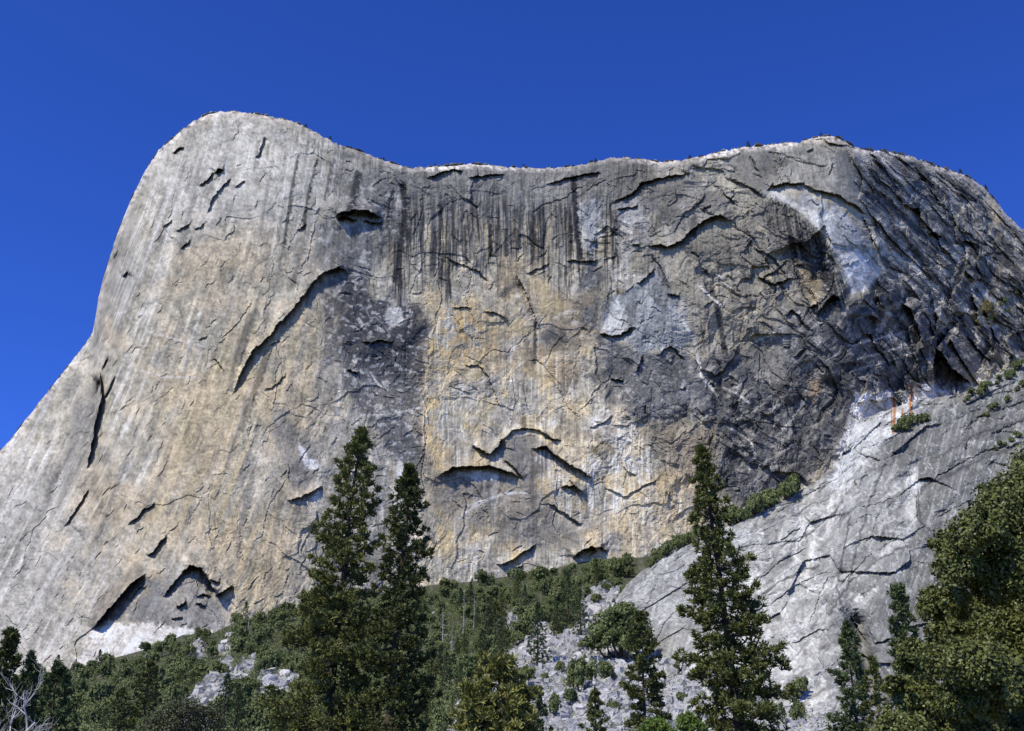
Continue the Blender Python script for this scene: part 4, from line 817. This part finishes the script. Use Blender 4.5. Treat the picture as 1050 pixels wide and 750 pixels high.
# oak-like low trees in front, bottom edge
def near_bush(name, lobes, Y, n, size, leaf, seed, label, cat='bush'):
    c = lobes_to_clumps(lobes, Y); bx = float(at(lobes[0][0], 760, Y)[0]); c = [(x - bx, y - Y, z, r) for x, y, z, r in c]
    o = bush(name, c, n, size, leaf, .07, seed=seed, base=(0, 0, 0)); o.location = (bx, Y, 0); return tag(o, label, cat)
near_bush('sapling', [(672, 748, 12, 0), (682, 756, 12, 0), (662, 758, 11, 1)], 60, 5000, .07, 'sapling', 61, 'bright light green sapling top at the bottom edge, left of the lone pine')
near_bush('sapling', [(704, 742, 10, 0), (712, 752, 12, 0)], 60, 4000, .07, 'sapling', 62, 'bright light green sapling top directly under the lone pine')
near_bush('bush', [(190, 738, 20, 0), (210, 745, 20, 2), (168, 748, 18, 0)], 120, 9000, .13, 'shrub2', 63, 'grey olive bush at the bottom edge below the left scree chute')

# ---------- bare pale tree, bottom left
def bare_tree(seed, H, label, loc, sp=1.0):
    g = np.random.default_rng(seed); root = empty('bare_tree', loc); mb = MB(); lb = MB()
    def grow(p, d, L, r, dep, B):
        k = 5; pts = [p]; q = p.copy()
        for i in range(k):
            d = unit(d + g.normal(0, .16, 3) + np.array([0, 0, .05])); q = q + d * L / k; pts.append(q.copy())
        B.tube(pts, np.linspace(r, r * .55, k + 1), 6 if dep < 2 else 4)
        if dep >= 5: return
        for j in range(3 if dep < 4 else 2):
            t = g.uniform(.35, 1); a = pts[int(t * k)]
            nd = unit(d + unit(g.normal(0, 1, 3) * [1, .8, .6]) * .85 * sp + [0, 0, .12]); grow(a, nd, L * g.uniform(.55, .8), r * .52, dep + 1, lb)
    grow(np.zeros(3), np.array([0, 0, 1.]), H * .5, H * .022, 0, mb)
    mb.build('trunk', M['pale'], root); lb.build('branches', M['pale'], root); return tag(root, label, 'bare tree')
x, y, z = at(20, 684, 50); bare_tree(3, float(z) + .6, 'leafless pale barked tree with twisting branches at the bottom left', (float(x), 50, 0), 1.2)
x, y, z = at(44, 696, 52); bare_tree(8, float(z) + .6, 'second leafless pale tree, leaning right of the first at the bottom left', (float(x), 52, 0), 1.3)

# ---------- prototypes for the slope (unit: metres, placed scaled)
def shrub_proto(i):
    g = np.random.default_rng(200 + i); c = []
    for k in range(g.integers(5, 9)):
        a = g.uniform(0, 6.28); d = g.uniform(0, .62); c.append((d * math.cos(a), d * math.sin(a), g.uniform(.35, .8) * (1 - .35 * d), g.uniform(.3, .46)))
    return bush('shrub', c, 3300, .062, 'shrub', .03, seed=300 + i, twigs=False, shell=.7, spread=.42)
shrubs = [shrub_proto(i) for i in range(7)]
conP = [conifer('conifer', 10, .06, [(0, .1), (1, .5), (3, 1.1), (6, 1.8), (9, 2.2), (10, 2.1)], 62, 3, .34, .13, 7, 'fir', r0=.16, seed=400 + i, gaps=.2) for i in range(3)]
pinP = [conifer('pine_tree', 10, .18, [(0, .2), (1, .8), (3, 1.6), (6, 2.2), (8, 2.4), (10, 1.6)], 50, 4, .38, .15, 7, 'pine', r0=.2, seed=420 + i, gaps=.25) for i in range(3)]
for p in shrubs + conP + pinP: p['proto'] = 1
protos = {'shrub': shrubs, 'conifer': conP, 'pine': pinP}; used = set(); PK = {'shrub': 0, 'conifer': 0, 'pine': 0}
pr = np.random.default_rng(77)
def place(kind, p, wpx, label, group, cat, hpx=None, Y=None):
    """one plant: crown wpx photo pixels wide (hpx tall) where it stands"""
    L = protos[kind]; src = L[pr.integers(len(L))]
    if src.name in used: o = copy_tree(src)
    else: o = src; used.add(src.name)
    m = p[1] / F * 1.04
    if kind == 'shrub':
        s = wpx * m / 1.9; h = (hpx or wpx * .8) * m / 1.15; sc_ = (s, s, h)
    else:
        h = hpx * m / 10 * .97; s = wpx * m / 4.4; sc_ = (s, s, h)
    o.location = (p[0], p[1], p[2] - .03 * h); o.rotation_euler = (0, 0, pr.uniform(0, 6.28)); o.scale = sc_
    if 'proto' in o: del o['proto']
    tag(o, label, cat, group); PK[kind] += 1; return o
def span(u):
    for lim, s in [(105, 'at far left under pale wall foot'), (190, 'below the arched alcove'), (262, 'around left scree chute'), (330, 'left of the paired pines'), (450, 'behind the paired pines'),
                   (500, 'right of paired pines near snags'), (545, 'between snags and middle scree'), (595, 'at head of middle scree'), (700, 'against the bare rock slope')]:
        if u < lim: return s
def rowname(u, v):
    t = (v - b0_v(u)) / (760 - b0_v(u))
    return 'touching cliff foot' if t < .16 else 'upper slope' if t < .42 else 'lower slope' if t < .75 else 'bottom edge'
VEG = [(-40, 712), (40, 696), (67, 692), (101, 683), (160, 668), (187, 655), (219, 652), (251, 638), (300, 627), (370, 617), (440, 606), (483, 601), (510, 597), (563, 589), (590, 582), (630, 577), (650, 582), (636, 598), (618, 602), (600, 612), (585, 640), (575, 655),
       (560, 645), (548, 648), (525, 666), (500, 688), (478, 712), (462, 735), (455, 765), (-40, 765)]
cnt = 0; pts_ = []
tries = 0
while tries < 9000 and len(pts_) < 320:
    tries += 1
    u = pr.uniform(-10, 655); v = pr.uniform(575, 757)
    U1, V1 = np.array([u]), np.array([v])
    if not inside(U1, V1, VEG)[0] or scree_mask(U1, V1, 3)[0] > .35: continue
    t = (v - b0_v(u)) / (760 - b0_v(u)); r = 7.6 + 6.0 * t
    if 335 < u < 440: r *= 1.35 if v < 690 else 1.9
    if any((u - a) ** 2 + 1.9 * (v - b) ** 2 < r * r for a, b in pts_): continue
    pts_.append((u, v))
pts_.sort(key=lambda q: q[1])
for u, v in pts_:
    p = hill_at(u, v); t = (v - b0_v(u)) / (760 - b0_v(u)); con = pr.uniform() < (.06 + .3 * t if u > 330 else .05 + .22 * t) and t > .06
    where = span(u); row = rowname(u, v)
    if con:
        k = 'conifer' if pr.uniform() < .6 else 'pine'; h = pr.uniform(22, 38) * (.7 + .6 * t) * (.72 if u < 330 else 1); big = h > (24 if u < 330 else 33)
        place(k, p, h * pr.uniform(.36, .48), f"{'tall' if big else 'small'} {'pointed conifer' if k == 'conifer' else 'rounded pine'} {where}, {row}", f"{'conifers' if k == 'conifer' else 'pines'} {where}, {row}, {'tall' if big else 'small'}", 'conifer' if k == 'conifer' else 'pine tree', hpx=h)
    else:
        wv_ = (15 + 9 * t) * pr.uniform(.65, 1.45); big = wv_ > 20
        place('shrub', p, wv_, f"{'broad' if big else 'compact'} round green shrub {where}, {row}", f"{'broad' if big else 'compact'} shrubs {where}, {row}", 'shrub', hpx=wv_ * pr.uniform(.6, .95))
# ---------- plants one can single out on the scree
for kind, u, v, wpx, hpx, lb in [
    ('conifer', 551, 684, 26, 62, 'tall dark conifer on the middle scree, left of the round shrub'), ('conifer', 596, 652, 20, 46, 'dark conifer right of the white snag at the head of the scree'), ('conifer', 583, 640, 22, 52, 'pointed conifer at the head of the scree beside the forest edge'),
    ('conifer', 514, 690, 22, 52, 'dark conifer standing at the left border of the middle scree'), ('conifer', 500, 668, 18, 44, 'narrow conifer a little uphill from the left border of the scree'), ('conifer', 571, 652, 16, 34, 'small conifer tucked behind the tall one on the middle scree'),
    ('shrub', 540, 706, 32, 24, 'wide round shrub in the middle of the lower scree'), ('shrub', 476, 698, 36, 30, 'dark round shrub clump at the left rim of the middle scree'), ('shrub', 462, 690, 30, 26, 'dense shrub uphill of the round clump at the scree rim'),
    ('shrub', 568, 735, 22, 28, 'brownish green shrub near the bottom of the middle scree'), ('shrub', 596, 710, 36, 38, 'large open shrub at the lower left of the great round oak'), ('shrub', 585, 726, 22, 22, 'small shrub downhill of the large open one'),
    ('shrub', 622, 700, 30, 26, 'shrub between the large open shrub and the medium conifer'), ('shrub', 575, 690, 14, 12, 'tiny shrub alone on the white scree'), ('shrub', 558, 700, 12, 10, 'very small tuft beside the wide round shrub'),
    ('shrub', 600, 668, 15, 12, 'low grey green shrub above the large open shrub'), ('shrub', 608, 742, 20, 16, 'low shrub at the bottom of the right scree'), ('shrub', 630, 730, 16, 12, 'small shrub on the right scree beneath the medium conifer'),
    ('shrub', 640, 613, 16, 15, 'round shrub at the top corner where scree meets the rock slope'), ('shrub', 650, 605, 14, 13, 'round shrub just right of the top scree corner'), ('shrub', 612, 622, 20, 15, 'shrub left of the big pale boulder'),
    ('shrub', 618, 600, 22, 18, 'shrub uphill of the big pale boulder'), ('shrub', 632, 592, 22, 20, 'dense round shrub near the top of the wooded slope'), ('shrub', 700, 720, 18, 12, 'low shrub on scree behind the tall lone pine'),
    ('shrub', 790, 738, 26, 20, 'shrub at the bottom edge right of the lone pine'), ('shrub', 820, 742, 20, 24, 'leafy shrub at the bottom edge under the rock slope'), ('conifer', 803, 745, 12, 22, 'tiny conifer at the bottom edge under the rock slope'),
    ('pine', 145, 752, 34, 66, 'full dark pine at the bottom edge of the left forest'), ('conifer', 228, 740, 22, 44, 'conifer right of the left scree chute, upper of two'), ('conifer', 240, 757, 26, 50, 'conifer right of the left scree chute, lower of two'), ('pine', 120, 760, 26, 48, 'mid green pine left of the full dark pine at the bottom edge'),
    ('pine', 275, 752, 30, 44, 'pine at the bottom edge just left of the tallest pine'), ('conifer', 100, 690, 10, 22, 'tiny spire of a conifer against the pale foot of the wall'), ('conifer', 56, 700, 12, 26, 'small conifer spire at the lowest corner of the wall'), ('conifer', 251, 640, 10, 22, 'tiny conifer spire against the wall right of the alcove')]:
    place(kind, hill_at(u, v), wpx, lb, None, {'pine': 'pine tree'}.get(kind, kind), hpx=hpx)
for u, v, w_, lb in [(600, 600, 18, 'first from the left'), (606, 590, 17, 'second from the left'), (612, 583, 15, 'third from the left'), (621, 586, 18, 'fourth from the left'), (628, 580, 14, 'touching the cliff foot'), (638, 584, 16, 'nearest the upper ledge'), (645, 592, 15, 'beside the rock slope edge'), (622, 608, 17, 'lowest of the cluster'), (633, 603, 15, 'second lowest of the cluster')]:
    place('shrub', hill_at(u, v), w_, f'green shrub in the cluster below the small cave, {lb}', None, 'shrub', hpx=w_ * .8)
# great round oak at the lower end of the rock slope
c = [(0, 0, .62, .42), (-.32, 0, .5, .34), (.3, 0, .55, .36), (0, -.2, .85, .32), (.15, .1, .95, .26), (-.2, .1, .78, .3), (.48, 0, .36, .26), (-.5, 0, .34, .24), (.2, -.3, .4, .3), (-.15, -.3, .38, .3)]
o = bush('oak_tree', c, 15000, .036, 'shrub', .04, seed=91, shell=.65, spread=.45); p = hill_at(636, 678); m = p[1] / F * 1.04; o.location = p; o.scale = (62 * m / 1.35,) * 2 + (54 * m / 1.18,)
tag(o, 'great round dark green oak at the lower left end of the bare rock slope', 'oak tree')
# ---------- shrubs on ledges of the rock slope
LEDGES = [([(662, 578), (690, 562), (716, 548)], 15, 15, 'on the upper ledge left of the lone pine', 'ledge shrubs left of the lone pine'),
          ([(744, 530), (775, 514), (800, 500), (818, 494)], 19, 21, 'on the brushy ledge right of the lone pine top', 'ledge shrubs right of the lone pine top'),
          ([(748, 519), (772, 505), (800, 494)], 8, 18, 'in the back row of the brushy ledge right of the lone pine', 'back row ledge shrubs right of the lone pine'),
          ([(918, 446), (930, 438), (952, 430)], 6, 15, 'in the dark thicket beside the rust streaks', 'thicket shrubs beside the rust streaks'),
          ([(990, 410), (1010, 402), (1032, 388), (1052, 374)], 11, 13, 'along the highest ledge by the cave', 'shrubs along the highest ledge by the cave'),
          ([(1008, 424), (1030, 412), (1052, 396)], 6, 10, 'on the ledge just under the highest one at the right edge', 'shrubs on the second ledge at the right edge'),
          ([(1018, 462), (1034, 452), (1052, 446)], 6, 9, 'on the diagonal ledge above the big oak', 'shrubs on the diagonal ledge above the big oak'),
          ([(878, 640), (868, 665), (872, 690)], 4, 16, 'in the rocky niche left of the big oak', 'shrubs in the rocky niche'), ([(815, 712), (822, 708)], 2, 20, 'at the lower foot of the rock slope', 'shrubs at the foot of the rock slope')]
for L, n, wpx, where, grp in LEDGES:
    for i in range(n):
        t = (i + pr.uniform(.1, .9)) / n; us2 = [q[0] for q in L]; tt_ = t * (len(L) - 1); k = min(int(tt_), len(L) - 2); f = tt_ - k
        u = L[k][0] * (1 - f) + L[k + 1][0] * f + pr.normal(0, 1.5); v = L[k][1] * (1 - f) + L[k + 1][1] * f + pr.normal(2, 2); s_ = wpx * pr.uniform(.7, 1.25); big = s_ > wpx
        v = max(v, ip(u, STOP) + 1)
        place('shrub', slab_at(u, v), s_, f"{'larger' if big else 'smaller'} dark shrub {where}", f"{'larger' if big else 'smaller'} {grp}", 'shrub', hpx=s_ * pr.uniform(.75, 1.1))
# small plants rooted on the right shoulder of the wall and along the rim
for u, v, wpx, lb in [(1030, 312, 9, 'small dark bush high on the right shoulder, upper of two at the edge'), (1041, 304, 9, 'small dark bush at the right edge of the shoulder'), (1026, 316, 8, 'lower bush beside the yellow lichen patch'), (1003, 334, 8, 'dark bush under the yellow lichen patch'),
                      (815, 496, 13, 'dark bush at the foot of the dark buttress'), (1034, 322, 7, 'tiny bush below the edge pair on the shoulder')]:
    q_ = cliff_at(u, v); place('shrub', (q_[0], q_[1] - 1.5, q_[2]), wpx, lb, None, 'shrub', hpx=wpx)
for k, (u, h) in enumerate([(313, 6), (338, 6), (393, 5), (446, 4), (537, 5), (611, 6), (708, 6), (768, 8), (843, 5), (986, 7), (1012, 6)]):
    j = int(u + 250); q_ = PV[0, j]; lb = ['where the dome starts to drop', 'halfway down the dome edge', 'low on the dome edge', 'at the left end of the pale rim blocks', 'on the middle of the rim', 'above the long rim overhang', 'left of the right summit slab', 'alone on the right summit slab', 'beside the topmost summit block', 'on the right shoulder skyline', 'lowest on the right shoulder skyline'][k]
    place('conifer', (q_[0], q_[1] + 3, q_[2] - .5), h * .9, f'speck of a conifer on the skyline {lb}', None, 'conifer', hpx=h + 1.5)
# prototypes never used stay out
for L in protos.values():
    for p in L:
        if p.name not in used:
            for ch in list(p.children): bpy.data.objects.remove(ch)
            bpy.data.objects.remove(p)
# ---------- snags
for u, v, hpx, sd_, lb in [(475, 662, 52, 1, 'tallest grey dead snag right of the paired pines'), (454, 660, 36, 2, 'grey dead snag between the pines and the tallest snag'), (486, 650, 36, 3, 'thin grey dead snag right of the tallest one'), (463, 680, 30, 4, 'low broken grey snag below the tallest'),
                           (598, 628, 30, 5, 'white dead trunk at the head of the scree'), (579, 668, 24, 6, 'pale dead trunk on the middle scree beside the conifer'), (254, 650, 18, 7, 'thin pale dead trunk against the foot of the wall'), (233, 662, 20, 8, 'leaning pale dead trunk left of the thin one at the wall foot'),
                           (520, 712, 20, 9, 'small dead trunk in the lower left of the middle scree')]:
    p = hill_at(u, v); m = p[1] / F * 1.04; o = snag('dead_tree', hpx * m, 500 + sd_, r0=.5, nb=22, spread=.13); o.location = p; tag(o, lb, 'dead tree')

# ---------- rubble of the scree, low brush, and the loose boulders
def rock_mesh(n, P_, S, seed):
    g = np.random.default_rng(seed)
    base = np.array([(-1, -1, -1), (1, -1, -1), (1, 1, -1), (-1, 1, -1), (-1, -1, 1), (1, -1, 1), (1, 1, 1), (-1, 1, 1)], float) * .5
    V = base[None] * (1 + g.uniform(-.45, .35, (n, 8, 3))); V = V * (S[:, None, None] * g.uniform(.6, 1.3, (n, 1, 3)))
    a = g.uniform(0, 6.28, n); c, s_ = np.cos(a)[:, None], np.sin(a)[:, None]; t = g.normal(0, .5, n); ct, st2 = np.cos(t)[:, None], np.sin(t)[:, None]
    x, y, z = V[..., 0], V[..., 1], V[..., 2]; y, z = y * ct - z * st2, y * st2 + z * ct; x, y = x * c - y * s_, x * s_ + y * c
    V = np.stack([x, y, z], -1) + P_[:, None, :]; b = (np.arange(n) * 8)[:, None, None]
    Fq = np.array([(0, 3, 2, 1), (4, 5, 6, 7), (0, 1, 5, 4), (1, 2, 6, 5), (2, 3, 7, 6), (3, 0, 4, 7)])[None] + b
    return V.reshape(-1, 3), Fq.reshape(-1, 4)
def scatter_hill(n, fn, seed):
    g = np.random.default_rng(seed); U = g.uniform(20, 900, n); V = 575 + g.uniform(0, 1, n) * 190; k = (V > b0_v(U) + 2) & (V < 766); U, V = U[k], V[k]; w_ = fn(U, V); k = g.uniform(0, 1, len(U)) < w_; U, V = U[k], V[k]
    Y = hill_Y(U, V); x, y, z = at(U, V, Y); return U, V, np.stack([x, y, z], -1)
U_, V_, P_ = scatter_hill(60000, lambda a, b: scree_mask(a, b, 5) * .98 + .01, 5)
S_ = (.35 + 1.5 * pr.uniform(0, 1, len(P_)) ** 4 * 2.0) * (P_[:, 1] / 600); P_[:, 2] += S_ * .12
V3, F3 = rock_mesh(len(P_), P_, S_ * 1.3, 6); tag(mesh('scree', V3, F3, M['rubble']), kind='stuff')
U_, V_, P_ = scatter_hill(42000, lambda a, b: inside(a, b, VEG) * (1 - scree_mask(a, b, 3)) * .9 + .035 * scree_mask(a, b, 3), 7)
idx = np.repeat(np.arange(len(P_)), 15); Pl = P_[idx] + pr.normal(0, 1, (len(idx), 3)) * np.array([1.5, 1.5, .9]) * pr.uniform(.6, 1.6, len(P_))[idx][:, None] + [0, 0, 1.7]
V3, F3 = leaves_at(Pl, unit(Pl - P_[idx] - [0, 0, 1.0]), .55, .45); tag(mesh('undergrowth', V3, F3, M['shrub']), kind='stuff')
def boulder(p, sx, sy, sz, seed, label):
    n = 14; th = np.linspace(0, np.pi, n); ph = np.linspace(0, 2 * np.pi, 2 * n, endpoint=False); T_, P2 = np.meshgrid(th, ph, indexing='ij')
    d = np.stack([np.sin(T_) * np.cos(P2), np.sin(T_) * np.sin(P2), np.cos(T_)], -1).reshape(-1, 3)
    g = np.random.default_rng(seed); pl = unit(g.normal(size=(16, 3))); off = g.uniform(.62, .95, 16); r = np.min(np.where(d @ pl.T > .05, off / np.maximum(d @ pl.T, .05), 9), 1); r = np.minimum(r, 1.15)
    V = d * r[:, None] * [sx, sy, sz]; q = []
    for i in range(n - 1):
        for j in range(2 * n):
            j2 = (j + 1) % (2 * n); q.append((i * 2 * n + j, (i + 1) * 2 * n + j, (i + 1) * 2 * n + j2, i * 2 * n + j2))
    o = mesh('boulder', V, np.array(q), M['boulder']); o.location = p; return tag(o, label, 'boulder')
for u, v, a, b_, sd_, lb in [(610, 630, 11, 7, 1, 'big pale boulder at the head of the scree'), (603, 637, 7, 4, 2, 'flat boulder leaning at the lower left of the big pale one'), (548, 640, 6, 5, 3, 'white boulder at the upper tip of the middle scree'), (622, 640, 6, 4, 4, 'boulder downhill right of the big pale one'),
                             (536, 668, 5, 4, 5, 'white boulder at the left border of the middle scree'), (292, 695, 9, 7, 6, 'pale rock slab peeking out left of the tallest pine'), (274, 700, 7, 6, 7, 'smaller pale rock beside the slab left of the tallest pine'), (198, 665, 6, 5, 8, 'pale rock in the brush below the alcove'), (232, 660, 5, 4, 9, 'whitish rock below the leaning dead trunk')]:
    p = hill_at(u, v); m = p[1] / F; boulder(p + [0, 0, b_ * m * .3], a * m, a * m, b_ * m, sd_, lb)
# ================================================================== LIGHT, SKY, CAMERA
EL, AZ = 52.0, 44.0     # sun height; degrees left of straight behind the camera
w = bpy.data.worlds.new('World'); scene.world = w; w.use_nodes = True
nt = w.node_tree; bg = nt.nodes['Background']; sk = nt.nodes.new('ShaderNodeTexSky'); sk.sky_type = 'NISHITA'; sk.sun_disc = False
sk.sun_elevation = rad(EL)
sd = Vector((-math.sin(rad(AZ)) * math.cos(rad(EL)), -math.cos(rad(AZ)) * math.cos(rad(EL)), math.sin(rad(EL))))   # towards the sun
sk.sun_rotation = math.atan2(sd.x, sd.y)
sk.altitude = 5000; sk.air_density = .8; sk.dust_density = 0.0; sk.ozone_density = 6.0
tint = nt.nodes.new('ShaderNodeHueSaturation'); tint.inputs['Saturation'].default_value = 1.2; tint.inputs['Hue'].default_value = .5205; tint.inputs['Value'].default_value = 2.45
nt.links.new(sk.outputs[0], tint.inputs['Color']); nt.links.new(tint.outputs[0], bg.inputs[0]); bg.inputs[1].default_value = .12
ld = bpy.data.lights.new('sun', 'SUN'); ld.energy = 4.8; ld.angle = rad(.5); ld.color = (1, .955, .85)
lo = bpy.data.objects.new('sun', ld); col.objects.link(lo); lo.rotation_euler = (-sd).to_track_quat('-Z', 'Y').to_euler()
cd = bpy.data.cameras.new('camera'); cam = bpy.data.objects.new('camera', cd); col.objects.link(cam); scene.camera = cam
cd.sensor_width = 36; cd.lens = 36 * F / 1050; cd.clip_start = .1; cd.clip_end = 40000
cam.location = (0, 0, H0); cam.rotation_euler = (rad(90) + P, 0, 0)
vs_ = scene.view_settings; scene.display_settings.display_device = 'sRGB'; vs_.view_transform = 'Standard'; vs_.look = 'None'; vs_.gamma = 1; vs_.exposure = 0; vs_.use_curve_mapping = False
scene.cycles.max_bounces = 5; scene.cycles.diffuse_bounces = 3; scene.cycles.transparent_max_bounces = 4
